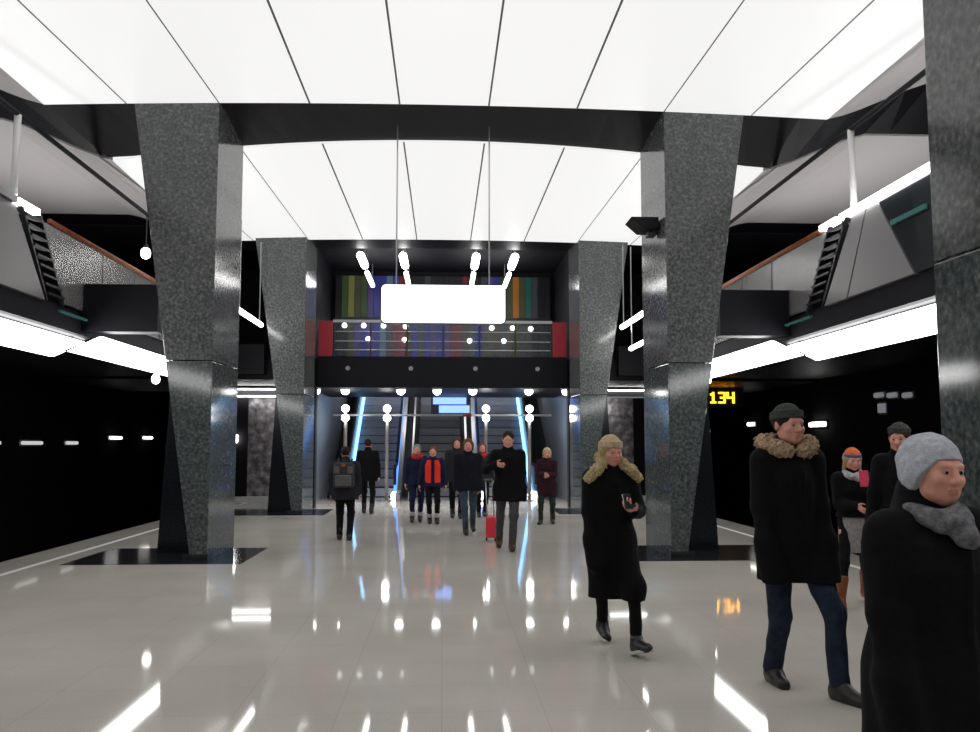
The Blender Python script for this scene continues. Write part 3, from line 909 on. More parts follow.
def hand_prims(w, fwd, nrm, side, curl, sc=1.0, spread=1.0):
    """w wrist, fwd direction of fingers, nrm direction the palm faces, side: +1/-1 where the thumb sits along cross(fwd, nrm)"""
    f = np.asarray(fwd, float); f /= np.linalg.norm(f)
    nn = np.asarray(nrm, float); nn = nn - f * (nn @ f); nn /= np.linalg.norm(nn)
    x = np.cross(f, nn) * side
    P = []
    Rm = np.stack([x, nn, f], 1)
    P.append(el(w + f * .050 * sc, np.array((.041, .015, .052)) * sc, Rm, k=.012))
    P.append(rc(w - f * .01, w + f * .04 * sc, .025 * sc, .024 * sc, k=.015))
    L = [.078, .086, .080, .062]
    for i in range(4):
        off = (1.5 - i) * .0205 * sc
        b = w + f * (.088 - .004 * abs(i - 1)) * sc + x * off
        a1 = curl * (.75 + .08 * i)
        dirs = []
        ang = 0
        p = b
        out = x * (.06 * (1.5 - i) * spread)
        for seg, q in ((.45, .7), (.32, 1.0), (.23, .8)):
            ang += a1 * q
            d = f * math.cos(ang) + nn * math.sin(ang) + out
            d /= np.linalg.norm(d)
            p2 = p + d * L[i] * seg * sc
            P.append(rc(p, p2, .0092 * sc, .0084 * sc, k=.004))
            p = p2
    b = w + f * .022 * sc + x * .030 * sc
    d1 = f * .62 + x * .66 + nn * .25; d1 /= np.linalg.norm(d1)
    p2 = b + d1 * .042 * sc
    P.append(rc(b, p2, .014 * sc, .011 * sc, k=.010))
    d2 = f * .85 + x * .15 + nn * (.3 + .3 * curl); d2 /= np.linalg.norm(d2)
    P.append(rc(p2, p2 + d2 * .034 * sc, .0105 * sc, .009 * sc, k=.004))
    return P

def head_prims(T, fem=False):
    Rm, c = T
    def w(x, y, z): return Rm @ vec(x, y, z) + c
    P = [el(w(0, .014, .028), (.077, .095, .089), Rm, k=.03),
         el(w(0, -.030, -.032), (.061, .062, .080), Rm, k=.03),
         el(w(0, -.052, -.088), (.034 if not fem else .029, .032, .026), Rm, k=.03),
         rc(w(-.034, -.080, .024), w(.034, -.080, .024), .012, .012, k=.02)]
    for s in (-1, 1):
        P += [el(w(s * .040, -.062, -.026), (.026, .025, .024), Rm, k=.02),
              el(w(s * .045, -.018, -.072), (.022, .04, .026), Rm, k=.03)]
    for s in (-1, 1):
        P.append(el(w(s * .031, -.103, .002), (.019, .017, .012), Rm, sub=True, k=.012))
    P += [rc(w(0, -.086, .014), w(0, -.113, -.026), .0085, .0135, k=.012),
          rc(w(-.012, -.100, -.031), w(.012, -.100, -.031), .009, .009, k=.008),
          el(w(0, -.088, -.057), (.025, .013, .0065), Rm, k=.004),
          el(w(0, -.087, -.069), (.021, .013, .0075), Rm, k=.004),
          el(w(0, -.106, -.063), (.026, .010, .0016), Rm, sub=True, k=.004)]
    for s in (-1, 1):
        P.append(el(w(s * .031, -.078, .002), (.0125, .0125, .0115), Rm, k=.001))
        P.append(el(w(s * .078, .012, -.006), (.011, .020, .032), Rm, k=.008))
    return P

def face_mats(V, Q, T):
    Rm, c = T
    ctr = V[Q].mean(1)
    l = (ctr - c) @ Rm
    mi = np.zeros(len(Q), int)
    lips = (np.abs(l[:, 0]) < .022) & (l[:, 2] < -.053) & (l[:, 2] > -.073) & (l[:, 1] < -.084 + np.abs(l[:, 0]) * .25)
    mi[lips] = 1
    for s in (-1, 1):
        d = np.linalg.norm(l - vec(s * .031, -.078, .002), axis=1)
        e = (d < .0138) & (l[:, 1] < -.080) & (np.abs(l[:, 2] - .001) < .0062)
        mi[e] = 2
        mi[e & (np.hypot(l[:, 0] - s * .031, l[:, 2] - .002) < .0066)] = 3
    return mi

def link_skin(name, V, Q, mats, parent, s, mi=None):
    me = bpy.data.meshes.new(name)
    me.vertices.add(len(V)); me.vertices.foreach_set('co', (V * s).astype(np.float32).ravel())
    me.loops.add(Q.size); me.loops.foreach_set('vertex_index', Q.astype(np.int32).ravel())
    me.polygons.add(len(Q)); me.polygons.foreach_set('loop_start', np.arange(0, Q.size, 4, dtype=np.int32))
    me.polygons.foreach_set('loop_total', np.full(len(Q), 4, np.int32))
    for m in mats: me.materials.append(m)
    if mi is not None: me.polygons.foreach_set('material_index', mi.astype(np.int32))
    me.polygons.foreach_set('use_smooth', np.ones(len(Q), bool))
    me.update(calc_edges=True); me.validate()
    o = bpy.data.objects.new(name, me)
    C.objects.link(o)
    o.parent = parent
    return o

def person(label, loc, rz, H, h=.010, feet=None, hands=None, head=(0, 0, 0), lean=0.0, sway=0.0, fem=False, wide=1.0, outfit=(), curl=.5, hand_dirs=None,
           hipz=.92, head_fwd=.0, pelvis=(0, 0)):
    """figure facing -y in its own frame, 1.75 units tall, scaled to H. feet: {side: (x, y, lift, yaw, pitch)} ; hands: {side: (x, y, z)}"""
    t = thing('person', label, 'person', loc, None, rz)
    s = H / 1.75
    hb = h / s
    tl, ts = math.tan(lean), math.tan(sway)
    def up(x, y, z):
        return vec(x + (z - .95) * ts + pelvis[0], y - (z - .95) * tl + pelvis[1], z)
    feet = feet or {-1: (-.10, 0, 0, 0, 0), 1: (.10, 0, 0, 0, 0)}
    hands = hands or {-1: (-.27, -.04, .80), 1: (.27, -.04, .80)}
    pock = next((o[2]['pockets'] for o in outfit if len(o) > 2 and 'pockets' in o[2]), ())
    hand_dirs = dict(hand_dirs or {})
    for sd in pock: hand_dirs[sd] = (vec(-sd * .12, -.10, -1), vec(-sd, 0, 0), None)
    sw = .185 * wide * (.92 if fem else 1)
    neck = up(0, .01, 1.47)
    Hc = up(0, -.02 - head_fwd, 1.632)
    HT = (rot(*head), Hc)
    legs, arms, footT = {}, {}, {}
    for sd in (-1, 1):
        fx, fy, lift, fyaw, fp = feet[sd]
        hip = vec(sd * .092 + pelvis[0], pelvis[1], hipz)
        Rf = rot(fyaw, fp)
        ank = vec(fx, fy, .085 + lift)
        knee, ank = ik(hip, ank, .445, .430, vec(sd * .08 + .5 * math.sin(fyaw), -1, .15))
        legs[sd] = (hip, knee, ank); footT[sd] = Rf
        sh = up(sd * sw, .005, 1.415)
        hx = np.asarray(hands[sd], float)
        elb, wr = ik(sh, hx, .285, .255, vec(sd * (.12 if sd in pock else .55), .8, -.25))
        arms[sd] = (sh, elb, wr)
    # ---- body, one continuous surface
    B = [loft([(.84, pelvis[0], pelvis[1], .10, .08), (.95, *up(0, .0, .95)[:2], .150, .10), (1.10, *up(0, 0, 1.10)[:2], .125, .088), (1.30, *up(0, 0, 1.30)[:2], .150, .10), (1.42, *up(0, .005, 1.42)[:2], .12, .07)], k=.05),
         rc(up(-sw * .8, .01, 1.405), up(sw * .8, .01, 1.405), .055, .055, k=.06),
         rc(neck, Hc + HT[0] @ vec(0, .02, -.06), .056, .050, k=.035)]
    for sd in (-1, 1):
        hip, knee, ank = legs[sd]; sh, elb, wr = arms[sd]
        B += [rc(hip, knee, .078, .050, k=.05), rc(knee, ank, .048, .036, k=.03), rc(ank, ank + footT[sd] @ vec(0, -.13, -.045), .034, .026, k=.03),
              rc(sh, elb, .046, .036, k=.04), rc(elb, wr, .036, .026, k=.02)]
        fw = wr - elb; fw /= np.linalg.norm(fw)
        hd = (hand_dirs or {}).get(sd)
        if hd: fwd, nrm, th = hd
        else: fwd, nrm, th = fw * .8 + vec(0, -.1, -.5), vec(-sd, .0, .05), None
        f_ = np.asarray(fwd, float) / np.linalg.norm(fwd)
        nn = np.asarray(nrm, float)
        x = np.cross(f_, nn)
        th = th or (1 if x @ vec(0, -1, .2) > 0 else -1)
        B += hand_prims(wr, fwd, nrm, th, curl)
    B += head_prims(HT, fem)
    V, Q = skinmesh(B, hb)
    link_skin('body', V, Q, [M['skin'], M['lip'], M['eye'], M['iris']], t, s, face_mats(V, Q, HT))
    # ---- clothes
    for it in outfit:
        kind, mat = it[0], M[it[1]]
        a = it[2] if len(it) > 2 else {}
        hh = a.get('h', h) / s
        if kind == 'coat':
            hem = a.get('hem', .75); g = a.get('g', 1.0) * wide; gy = a.get('gy', 1.0)
            fl = a.get('flare', 1.0)
            st = [(hem - .03, *up(0, .0, .95)[:2], .205 * g * fl, .155 * gy * fl), (.95, *up(0, 0, .95)[:2], .195 * g, .148 * gy), (1.08, *up(0, 0, 1.08)[:2], .178 * g, .135 * gy),
                  (1.28, *up(0, 0, 1.28)[:2], .192 * g, .142 * gy), (1.38, *up(0, .005, 1.38)[:2], .185 * g, .118 * gy), (1.455, *up(0, .01, 1.455)[:2], .115 * g, .085), (1.50, *up(0, .01, 1.50)[:2], .075, .072)]
            st = [q for q in st if q[0] >= hem - .031]
            P = [loft(st, k=.04), rc(up(-sw * .85, .01, 1.40), up(sw * .85, .01, 1.40), .068, .068, k=.05)]
            for sd in (-1, 1):
                hip, knee, ank = legs[sd]; sh, elb, wr = arms[sd]
                if a.get('legs', True):
                    P.append(rc(hip, knee, .105 * gy, .085 * gy, k=.08))
                    if hem < .55: P.append(rc(knee, knee + (ank - knee) * .5, .085, .08, k=.08))
                r = a.get('sleeve', 1.0)
                e2 = wr + (elb - wr) * .02
                P += [rc(sh, elb, .074 * r, .064 * r, k=.04), rc(elb, e2, .064 * r, .050 * r, k=.03)]
            if a.get('pockets'):
                for sd in a['pockets']:
                    sh, elb, wr = arms[sd]
                    P.append(rc(wr + vec(0, .0, .03), wr + vec(-sd * .028, -.030, -.17), .064, .078, k=.05))
            if a.get('high'):
                P.append(rc(neck + vec(0, .03, .02), neck + vec(0, .02, .075), .108, .097, k=.05))
            # collar
            if a.get('collar', True):
                P.append(rc(neck + vec(0, 0, .0), neck + vec(0, -.012, .055), .074, .072, k=.03))
            # front closing ridge, pockets
            P.append(rc(up(0.02, -.137 * gy, hem + .05), up(.02, -.135 * gy, 1.36), .012, .012, k=.02))
            V, Q = skinmesh(P, hh, cuts=[lambda X, Y, Z, hem=hem: hem - Z + 0 * X + 0 * Y], disp=wob(a.get('wr', .006), 26, (1, 1, .55)))
            link_skin('coat' if hem < .86 else 'jacket', V, Q, [mat], t, s)
        elif kind == 'vest':
            st = [(.92, *up(0, 0, .92)[:2], .212 * wide, .160), (1.10, *up(0, 0, 1.1)[:2], .198 * wide, .152), (1.30, *up(0, 0, 1.30)[:2], .206 * wide, .158), (1.44, *up(0, 0, 1.44)[:2], .15 * wide, .125)]
            for sd in (-1, 1):
                P = [loft(st, k=.02)]
                x0, x1 = sorted((sd * .04, sd * .175))
                def cut(X, Y, Z, x0=x0, x1=x1): return np.maximum(np.maximum(x0 - X, X - x1), Y + .03) + 0 * Z
                V, Q = skinmesh(P, hh, cuts=[cut])
                link_skin('vest_flap', V, Q, [mat], t, s)
        elif kind == 'trousers':
            P = [loft([(.84, pelvis[0], pelvis[1], .13, .10), (.96, *up(0, 0, .96)[:2], .165, .115), (1.04, *up(0, 0, 1.04)[:2], .155, .11)], k=.05)]
            w = a.get('w', 1.0)
            for sd in (-1, 1):
                hip, knee, ank = legs[sd]
                P += [rc(hip, knee, .094 * w, .066 * w, k=.05), rc(knee, ank + (knee - ank) * .05, .064 * w, .054 * w * a.get('cuff', 1), k=.03)]
            V, Q = skinmesh(P, hh, disp=wob(.005, 34, (1, 1, .8)))
            link_skin('trousers', V, Q, [mat], t, s)
        elif kind == 'skirt':
            P = [loft([(a['hem'], 0, -.02, .185, .15), (.95, 0, 0, .175, .13), (1.05, 0, 0, .15, .11)], k=.03)]
            V, Q = skinmesh(P, hh, disp=wob(.006, 22, (1, 1, .3)))
            link_skin('skirt', V, Q, [mat], t, s)
        elif kind == 'boots':
            for sd in (-1, 1):
                hip, knee, ank = legs[sd]; Rf = footT[sd]
                base = ank - Rf @ vec(0, 0, .085)
                def w(x, y, z): return base + Rf @ vec(x, y, z)
                top = a.get('shaft', .14)
                u = (knee - ank) / np.linalg.norm(knee - ank)
                P = [rc(w(0, .030, .048), w(0, -.06, .050), .044, .045, k=.03), rc(w(0, -.06, .045), w(sd * .008, -.150, .035), .044, .036, k=.03),
                     rc(ank, ank + u * top, .052, .052 + top * .05, k=.04), rc(w(0, .035, .02), w(0, -.16, .02), .034, .034, k=.02)]
                def cut(X, Y, Z, Rf=Rf, base=base): return -((X - base[0]) * Rf[0, 2] + (Y - base[1]) * Rf[1, 2] + (Z - base[2]) * Rf[2, 2])
                V, Q = skinmesh(P, min(hh, .008), cuts=[cut])
                b = link_skin('boot', V, Q, [mat], t, s)
                if a.get('sole'):
                    P = [rc(w(0, .035, .012), w(0, -.06, .012), .046, .047, k=.02), rc(w(0, -.06, .012), w(sd * .008, -.155, .012), .047, .038, k=.02)]
                    def cut2(X, Y, Z, Rf=Rf, base=base):
                        d = (X - base[0]) * Rf[0, 2] + (Y - base[1]) * Rf[1, 2] + (Z - base[2]) * Rf[2, 2]
                        return np.maximum(-d, d - .028)
                    V, Q = skinmesh(P, min(hh, .006), cuts=[cut2])
                    o = link_skin('sole', V, Q, [M[a['sole']]], b, s)
        elif kind == 'beanie':
            Rm, c = HT
            low = a.get('low', .034); g = a.get('g', 1.0)
            tilt = a.get('tilt', .16)
            st = [(low - .004, 0, .012, .086 * g, .104 * g), (low + .05, 0, .014, .087 * g, .106 * g), (low + .075, 0, .015, .078 * g, .096 * g), (low + .10, 0, .018, .055 * g, .07 * g), (low + .112, 0, .02, .025, .035)]
            R2 = Rm @ rot(0, -tilt)
            P = [el(c + Rm @ vec(0, .020, .032), np.array((.090, .110, .103)) * g, Rm, k=.02)]
            if a.get('cuff', True):
                P.append(loft([(low, 0, .015, .092 * g, .112 * g), (low + .05, 0, .016, .093 * g, .113 * g)], k=.012, T=(R2, c)))
            if a.get('slouch'):
                P.append(el(c + Rm @ vec(0, .075, .035), (.074, .075, .080), Rm, k=.06))
                P.append(el(c + Rm @ vec(0, .060, -.045), (.074, .058, .055), Rm, k=.05))
                for sd in (-1, 1):
                    P.append(el(c + Rm @ vec(sd * .066, .012, -.012), (.036, .055, .055), Rm, k=.04))
            def cut(X, Y, Z, R2=R2, c=c, low=low, sl=a.get('slouch', 0)):
                n_ = R2[:, 2]; yv = R2[:, 1]
                d = (X - c[0]) * n_[0] + (Y - c[1]) * n_[1] + (Z - c[2]) * n_[2]
                yy = (X - c[0]) * yv[0] + (Y - c[1]) * yv[1] + (Z - c[2]) * yv[2]
                return low - d - np.clip((yy + .072) * (1.25 if sl else .0), 0, .13)
            V, Q = skinmesh(P, hh, cuts=[cut], disp=wob(.0025, 90))
            link_skin(a.get('name', 'knit_hat'), V, Q, [mat], t, s)
        elif kind == 'band':
            Rm, c = HT
            R2 = Rm @ rot(0, -.16)
            V, Q = skinmesh([loft([(.030, 0, .016, .0955, .1155), (.058, 0, .016, .0965, .1165)], k=.01, T=(R2, c))], hh)
            link_skin('hat_band', V, Q, [mat], t, s)
        elif kind == 'hair':
            Rm, c = HT
            P = [el(c + Rm @ vec(0, .024, .034), (.088, .104, .098), Rm, k=.02)]
            ln = a.get('len', 0)
            if ln > 0:
                for sd in (-1, 1):
                    P.append(rc(c + Rm @ vec(sd * .070, .02, .0), c + Rm @ vec(sd * .080, .015, -.06 - ln), .034, .026, k=.05))
                P.append(rc(c + Rm @ vec(0, .07, .0), c + Rm @ vec(0, .075, -.06 - ln), .065, .055, k=.05))
            P.append(el(c + Rm @ vec(0, -.085, -.045), (.060 if ln > 0 else .075, .075, .085), Rm, sub=True, k=.02))
            if ln <= 0:
                P.append(el(c + Rm @ vec(0, -.02, -.11), (.12, .13, .085), Rm, sub=True, k=.02))
            V, Q = skinmesh(P, hh, disp=wob(.005, 70, (1, 1, .4)))
            link_skin('hair', V, Q, [mat], t, s)
        elif kind == 'fur':
            rx, ry, r = a.get('rx', .135), a.get('ry', .115), a.get('r', .045)
            z0 = a.get('z', 1.50); drop = a.get('drop', .07)
            P = []
            pts = []
            N = 18
            for i in range(N + 1):
                ang = R(a.get('gap', 25)) + (2 * math.pi - 2 * R(a.get('gap', 25))) * i / N
                q = -math.cos(ang)
                pts.append(up(rx * math.sin(ang), -.0 + ry * (-math.cos(ang)) + .01, z0 - drop * math.cos(ang) ** 1 * 1.0 if math.cos(ang) > 0 else z0 - drop * .2 * math.cos(ang)))
            for i in range(N):
                P.append(rc(pts[i], pts[i + 1], r, r, k=.02))
            V, Q = skinmesh(P, hh, disp=wob(.011, 150))
            link_skin('fur_trim', V, Q, [mat], t, s)
        elif kind == 'furvee':
            P = []
            for sd in (-1, 1):
                w_ = a.get('w', 1.0)
                q = [Hc + HT[0] @ vec(sd * .075, .05, -.06), Hc + HT[0] @ vec(sd * .095, -.03, -.10), up(sd * .155 * w_, -.085, 1.475), up(sd * .215 * w_, -.07, 1.415)]
                for u_, v_ in zip(q[:-1], q[1:]):
                    P.append(rc(u_, v_, .040, .044, k=.03))
            q = [Hc + HT[0] @ vec(-.075, .05, -.06), Hc + HT[0] @ vec(0, .11, -.05), Hc + HT[0] @ vec(.075, .05, -.06)]
            for u_, v_ in zip(q[:-1], q[1:]):
                P.append(rc(u_, v_, .045, .045, k=.03))
            V, Q = skinmesh(P, hh, disp=wob(.010, 140))
            link_skin('fur_trim', V, Q, [mat], t, s)
        elif kind == 'scarf':
            z0 = a.get('z', 1.50); r = a.get('r', .04); P = []
            N = 16; pts = []
            for i in range(N):
                ang = 2 * math.pi * i / N
                pts.append(up(.084 * math.sin(ang), -.015 - .085 * math.cos(ang), z0 - a.get('dip', .035) * math.cos(ang)))
            for i in range(N):
                P.append(rc(pts[i], pts[(i + 1) % N], r * (1 + .2 * math.cos(2 * math.pi * i / N)), r, k=.02))
            if a.get('front'):
                P.append(rc(up(.0, -.125, z0 - .03), up(.02, -.155, z0 - a['front']), .055, .045, k=.04))
            V, Q = skinmesh(P, hh, disp=wob(.008, 60))
            link_skin('scarf', V, Q, [mat], t, s)
        elif kind == 'belt':
            st = [(1.055, *up(0, 0, 1.055)[:2], .192 * wide, .15), (1.095, *up(0, 0, 1.095)[:2], .190 * wide, .148)]
            V, Q = skinmesh([loft(st, k=.01)], hh)
            link_skin('belt', V, Q, [mat], t, s)
        elif kind == 'bands':
            for sd in (-1, 1):
                hip, knee, ank = legs[sd]
                u = (knee - ank) / np.linalg.norm(knee - ank)
                V, Q = skinmesh([rc(ank + u * .10, ank + u * .13, .066, .066, k=.01)], hh)
                link_skin('reflective_band', V, Q, [mat], t, s)
    return t, s, arms, HT

def at(px, D):
    return ((px - 443) / FPX * D, D, 0)

# ------------------------------------------------------------------ people
def feet_from(loc, rz, H, d):
    s = H / 1.75
    out = {}
    for sd, (px, D, lift, fy, fp) in d.items():
        dx = (px - 443) / FPX * D - loc[0]; dy = D - loc[1]
        c, n = math.cos(-rz), math.sin(-rz)
        out[sd] = ((c * dx - n * dy) / s, (n * dx + c * dy) / s, lift, fy, fp)
    return out
def world(t, p, s):
    return t.matrix_basis @ Vector([float(q) * s for q in p])

def phone(label, t, s, p, mat, rx=.5, size=(.072, .011, .145)):
    """a slab in the hand of a figure, slightly leaning back"""
    c = world(t, p, s)
    o = thing('phone', label, 'phone', c)
    a, b, d = [q / 2 for q in size]
    e = Euler((-rx, 0, t.rotation_euler.z)).to_matrix()
    def pts(y0, y1, g=0.0):
        return [tuple(c + e @ Vector(q)) for q in ((-a + g, y0, -d + g), (a - g, y0, -d + g), (a - g, y1, -d + g), (-a + g, y1, -d + g),
                                                   (-a + g, y0, d - g), (a - g, y0, d - g), (a - g, y1, d - g), (-a + g, y1, d - g))]
    MB().hexa(pts(-b, b)).build('shell', mat, o, bevel=.004)
    MB().hexa(pts(b, b + .002, .005)).build('screen', M['dark_glass'], o)
    return o

# nearest: grey knit beanie, head turned away to one side
L = at(934, 2.90)
person('person in grey knit beanie and grey scarf with long black coat, closest to the camera', L, R(11), 1.57, h=.0050, fem=True, wide=1.05,
       feet={-1: (-.10, .16, 0, 0, 0), 1: (.10, -.14, 0, 0, 0)}, hands={-1: (-.235, -.10, .885), 1: (.235, -.10, .885)}, head=(R(2), R(3), R(2)), lean=R(2), head_fwd=.012,
       outfit=[('trousers', 'trousers_black'), ('boots', 'leather_black'), ('coat', 'coat_black', {'hem': .42, 'g': 1.24, 'gy': 1.2, 'flare': 1.1, 'h': .008, 'sleeve': 1.12, 'pockets': (-1, 1), 'high': 1}),
               ('scarf', 'scarf_grey', {'front': .09, 'r': .031, 'z': 1.497, 'dip': .045}), ('beanie', 'knit_grey', {'slouch': 1, 'low': .040, 'cuff': False, 'h': .004, 'tilt': .10})])
# man with fur collar
L = at(791, 5.70); rz = R(8); H = 1.80
person('man in black parka with tan fur collar, green-grey beanie and blue jeans', L, rz, H, h=.0060, wide=.92,
       feet=feet_from(L, rz, H, {-1: (771, 5.95, 0, -.05, 0), 1: (838, 5.52, 0, .25, 0)}), hands={-1: (-.20, -.09, .885), 1: (.20, -.09, .885)},
       head=(R(8), R(4), 0), lean=R(1.5), hipz=.90,
       outfit=[('trousers', 'denim', {'cuff': 1.12}), ('boots', 'leather_black', {'shaft': .06}), ('coat', 'coat_black', {'hem': .68, 'g': .99, 'gy': 1.02, 'sleeve': 1.05, 'h': .009, 'pockets': (-1, 1)}),
               ('fur', 'fur_tan', {'rx': .150, 'ry': .105, 'r': .045, 'z': 1.520, 'drop': .050, 'gap': 20, 'h': .006}), ('beanie', 'knit_green', {'low': .036, 'h': .005}),
               ('hair', 'hair_dark', {'h': .006})])
# woman with the fur hood
L = at(610, 6.95); rz = R(10); H = 1.61
t, s, arms, HT = person('woman in long black coat with pale fur hood trim and cream knit hat, walking', L, rz, H, h=.0062, fem=True, wide=1.02,
       feet=feet_from(L, rz, H, {-1: (601, 7.30, .01, -.05, .18), 1: (635, 6.72, .02, .15, -.28)}), hands={-1: (-.20, -.09, .885), 1: (.085, -.30, 1.15)},
       hand_dirs={1: (vec(-.55, -.45, .35), vec(-.3, -.1, 1.0), None)}, curl=.7, head=(R(8), R(10), 0), lean=R(2),
       outfit=[('trousers', 'trousers_black', {'w': .85}), ('boots', 'leather_black', {'sole': 'sole_white', 'shaft': .03}), ('coat', 'coat_black', {'hem': .43, 'g': 1.0, 'h': .009, 'flare': .93, 'pockets': (-1,)}),
               ('hair', 'hair_blond', {'len': .06, 'h': .006}), ('furvee', 'fur_blond', {'h': .0065}),
               ('beanie', 'knit_cream', {'low': .032, 'h': .005, 'g': 1.03})])
wr = arms[1][2]
phone('dark phone in the hand of the woman with fur hood', t, s, wr + vec(-.075, -.075, .085), M['dark_glass'], .6, (.066, .010, .125))
# woman in the striped hat by the track
L = at(859, 8.66); rz = R(-10); H = 1.51
t, s, arms, HT = person('woman in orange and blue knit hat, grey skirt and brown boots', L, rz, H, h=.0075, fem=True,
       feet=feet_from(L, rz, H, {-1: (842, 8.55, 0, -.05, 0), 1: (868, 8.95, 0, .1, 0)}), hands={-1: (-.03, -.26, 1.13), 1: (.085, -.27, 1.34)},
       hand_dirs={1: (vec(-.5, -.1, .8), vec(-.5, -.6, -.1), None)}, curl=.7, head=(R(5), R(14), 0),
       outfit=[('trousers', 'trousers_black', {'w': .85}), ('boots', 'leather_brown', {'shaft': .24}), ('skirt', 'skirt_grey', {'hem': .60}), ('coat', 'coat_black', {'hem': .99, 'legs': False}),
               ('hair', 'hair_blond', {'len': .06}), ('beanie', 'knit_orange', {'low': .05, 'cuff': False}), ('band', 'knit_blue'), ('scarf', 'knit_pale', {'z': 1.475, 'r': .035})])
wr = arms[1][2]
phone('pink-red phone raised by the woman in striped hat', t, s, wr + vec(-.06, -.085, .09), M['pink'], .35, (.085, .014, .16))
# half hidden person behind the beanie
L = at(909, 7.7)
person('person in dark knit hat and black coat, mostly hidden behind the grey beanie', L, R(-30), 1.73, h=.008, wide=.88, feet={-1: (-.10, .12, 0, 0, 0), 1: (.10, -.12, 0, 0, 0)}, head=(R(-8), R(12), 0),
       outfit=[('trousers', 'trousers_black'), ('boots', 'leather_black'), ('coat', 'coat_black', {'hem': .66}), ('hair', 'hair_brown', {}), ('beanie', 'knit_dark', {'low': .04})])
# tall man in the middle
L = at(508, 13.5); H = 1.75
person('tall dark haired man in long black coat and grey trousers, walking in the middle', L, R(-4), H, h=.0095, wide=1.04, feet=feet_from(L, R(-4), H, {-1: (499, 13.85, 0, 0, .1), 1: (512, 13.35, 0, 0, -.1)}),
       hands={-1: (-.17, -.26, 1.28), 1: (.215, -.08, .885)}, head=(0, R(8), 0),
       outfit=[('trousers', 'trousers_grey'), ('boots', 'shoe_brown', {'shaft': .06}), ('coat', 'coat_black', {'hem': .72, 'g': 1.08, 'pockets': (1,)}), ('hair', 'hair_dark')])
# maroon coat
L = at(547, 17.9)
person('short woman with pale hat in dark maroon coat, hands held together', L, R(-8), 1.49, h=.010, fem=True, feet={-1: (-.15, -.16, 0, -.2, 0), 1: (.12, .08, 0, .1, 0)}, hands={-1: (-.05, -.25, 1.16), 1: (.04, -.25, 1.14)}, head=(0, R(8), 0),
       outfit=[('trousers', 'trousers_green'), ('boots', 'leather_black'), ('coat', 'coat_maroon', {'hem': .66, 'g': 1.08}), ('beanie', 'knit_cream', {'low': .03}), ('hair', 'hair_blond', {'len': .03})])
# group left of the tall man
L = at(468, 15.9); H = 1.66
person('person in black jacket and faded blue jeans beside the tall man', L, R(4), H, h=.010, wide=1.08, feet=feet_from(L, R(4), H, {-1: (466, 15.8, 0, 0, 0), 1: (473, 16.3, 0, 0, .2)}), head=(R(-6), R(5), 0), hands={-1: (-.225, -.08, .885), 1: (.225, -.08, .885)},
       outfit=[('trousers', 'denim_light'), ('boots', 'leather_black'), ('coat', 'coat_ink', {'hem': .80, 'g': 1.12, 'pockets': (-1, 1)}), ('hair', 'hair_ginger', {'len': .02})])
L = at(457, 19.4)
person('brown haired person in dark clothes half behind the faded jeans wearer', L, 0, 1.70, h=.011, feet={-1: (-.09, .12, 0, 0, 0), 1: (.08, -.12, 0, 0, 0)},
       outfit=[('trousers', 'trousers_black'), ('boots', 'leather_black'), ('coat', 'coat_charcoal', {'hem': .78}), ('hair', 'hair_brown', {'len': .04})])
L = at(482, 19.8)
person('ginger haired person in dark jacket seen between the faded jeans and the tall man', L, R(6), 1.60, h=.011, fem=True, feet={-1: (-.09, -.10, 0, 0, 0), 1: (.08, .12, 0, 0, 0)},
       outfit=[('trousers', 'trousers_black'), ('boots', 'leather_black'), ('coat', 'coat_charcoal', {'hem': .80}), ('hair', 'hair_ginger', {'len': .05}), ('scarf', 'scarf_red', {'z': 1.48})])
# two workers
L = at(433, 18.1)
person('worker in open orange-red vest over dark clothes', L, R(3), 1.52, h=.010, wide=1.08, feet={-1: (-.06, .02, 0, 0, 0), 1: (.10, -.10, 0, 0, 0)}, hands={-1: (-.31, -.02, .84), 1: (.31, -.02, .84)},
       outfit=[('trousers', 'trousers_black'), ('boots', 'leather_black'), ('coat', 'coat_navy', {'hem': .84}), ('vest', 'vest_red', {'h': .009}), ('hair', 'hair_ginger'), ('bands', 'knit_pale')])
L = at(417.5, 18.5)
person('grey haired worker in navy jacket with red collar beside the orange-red vest', L, R(2), 1.56, h=.010, feet={-1: (-.10, -.08, 0, 0, 0), 1: (.08, .10, 0, 0, 0)},
       outfit=[('trousers', 'coat_navy'), ('boots', 'leather_black'), ('coat', 'coat_navy', {'hem': .84}), ('scarf', 'scarf_red', {'z': 1.49, 'r': .045}), ('hair', 'hair_grey'), ('bands', 'knit_pale')])
# walking away
L = at(347, 15.0)
person('person seen from behind in dark jacket, wearing a grey backpack', L, R(180), 1.52, h=.010, wide=1.12, feet={-1: (-.10, .05, 0, 0, 0), 1: (.10, -.08, 0, 0, 0)},
       outfit=[('trousers', 'trousers_black', {'w': 1.08}), ('boots', 'leather_black'), ('coat', 'coat_charcoal', {'hem': .76, 'g': 1.12}), ('hair', 'hair_dark')])
bp = thing('backpack', 'grey backpack with small orange patch worn by the person walking away', 'backpack', (L[0], L[1] - .22, .86))
def rbox(name, x0, x1, y0, y1, z0, z1, mat, par, bv):
    return MB().box(x0, x1, y0, y1, z0, z1).build(name, mat, par, smooth=False, bevel=bv)
X, Y = L[0], L[1]
rbox('main_bag', X - .17, X + .17, Y - .29, Y - .135, .86, 1.27, M['pack_grey'], bp, .05)
rbox('front_pocket', X - .13, X + .13, Y - .335, Y - .27, .89, 1.07, M['pack_panel'], bp, .025)
rbox('side_panel', X - .15, X - .06, Y - .305, Y - .27, 1.09, 1.21, M['pack_panel'], bp, .015)
rbox('side_panel', X + .06, X + .15, Y - .305, Y - .27, 1.09, 1.21, M['pack_panel'], bp, .015)
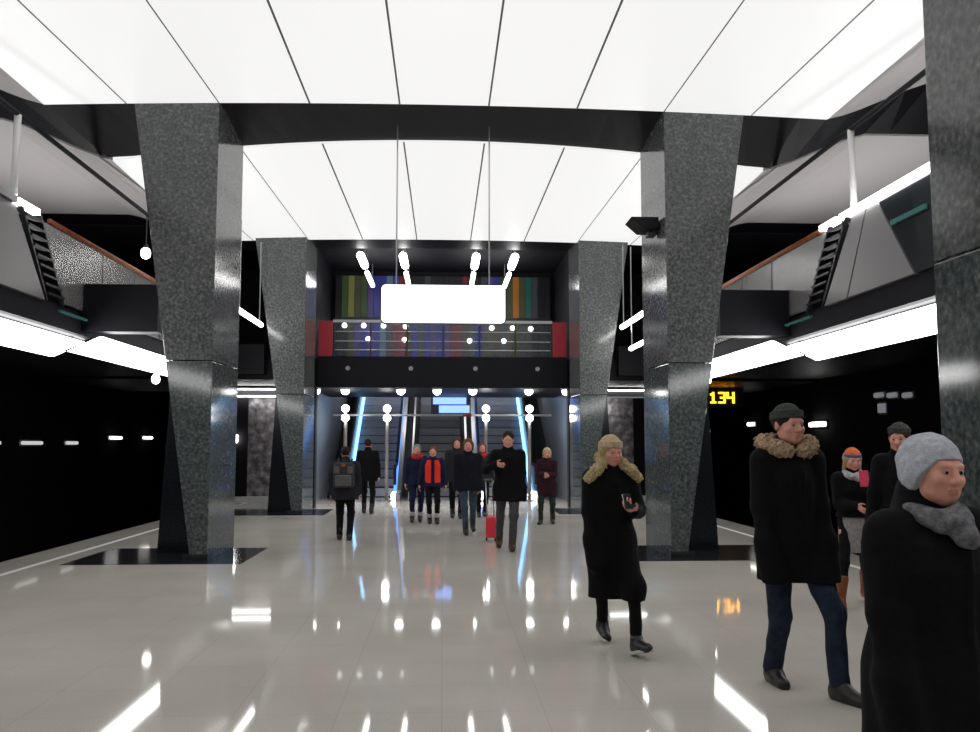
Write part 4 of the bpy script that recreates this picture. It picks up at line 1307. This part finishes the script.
rbox('orange_patch', X - .035, X + .035, Y - .31, Y - .28, 1.20, 1.25, M['pack_orange'], bp, .008)
for sd in (-1, 1):
    MB().tube((X + sd * .10, Y - .15, 1.26), (X + sd * .11, Y + .02, 1.315), .018, n=8).build('shoulder_strap', M['pack_grey'], bp, smooth=True)
MB().tube((X - .03, Y - .17, 1.29), (X + .03, Y - .17, 1.29), .012, n=8).build('grab_loop', M['pack_grey'], bp, smooth=True)
L = at(369, 20.8)
person('person in black near the blue strip, walking away past the backpack wearer', L, R(175), 1.68, h=.011, wide=1.05, feet={-1: (-.12, .12, 0, 0, 0), 1: (.10, -.12, 0, 0, 0)},
       outfit=[('trousers', 'trousers_black'), ('boots', 'leather_black'), ('coat', 'coat_black', {'hem': .76, 'g': 1.05}), ('hair', 'hair_dark')])

# small red wheeled case beside the tall man
cx, cy = (491 - 443) / FPX * 14.7, 14.7
cs = thing('suitcase', 'small red wheeled case with raised grey handle beside the tall man', 'suitcase', (cx, cy, 0))
rbox('shell', cx - .085, cx + .085, cy - .08, cy + .08, .06, .40, M['case_red'], cs, .03)
for sd in (-1, 1):
    MB().tube((cx + sd * .07 - .012, cy + .05, .032), (cx + sd * .07 + .012, cy + .05, .032), .032, n=14).build('wheel', M['black'], cs, smooth=False)
    MB().tube((cx + sd * .055, cy + .06, .38), (cx + sd * .055 - .03, cy + .10, .98), .010, n=8).build('handle_tube', M['steel'], cs, smooth=True)
MB().tube((cx - .105, cy + .10, .985), (cx + .045, cy + .10, .985), .018, n=10).build('handle_grip', M['pack_panel'], cs, smooth=True)


# ------------------------------------------------------------------ light and view
w = bpy.data.worlds.new('world')
bpy.context.scene.world = w
w.use_nodes = True
w.node_tree.nodes['Background'].inputs['Color'].default_value = (0.02, 0.021, 0.025, 1)
w.node_tree.nodes['Background'].inputs['Strength'].default_value = 0.3
sc = bpy.context.scene
sc.view_settings.view_transform = 'Standard'
sc.view_settings.look = 'None'
sc.view_settings.exposure = 0.0
sc.view_settings.gamma = 1.0
sc.view_settings.use_curve_mapping = False
sc.cycles.max_bounces = 8
sc.cycles.sample_clamp_indirect = 6.0
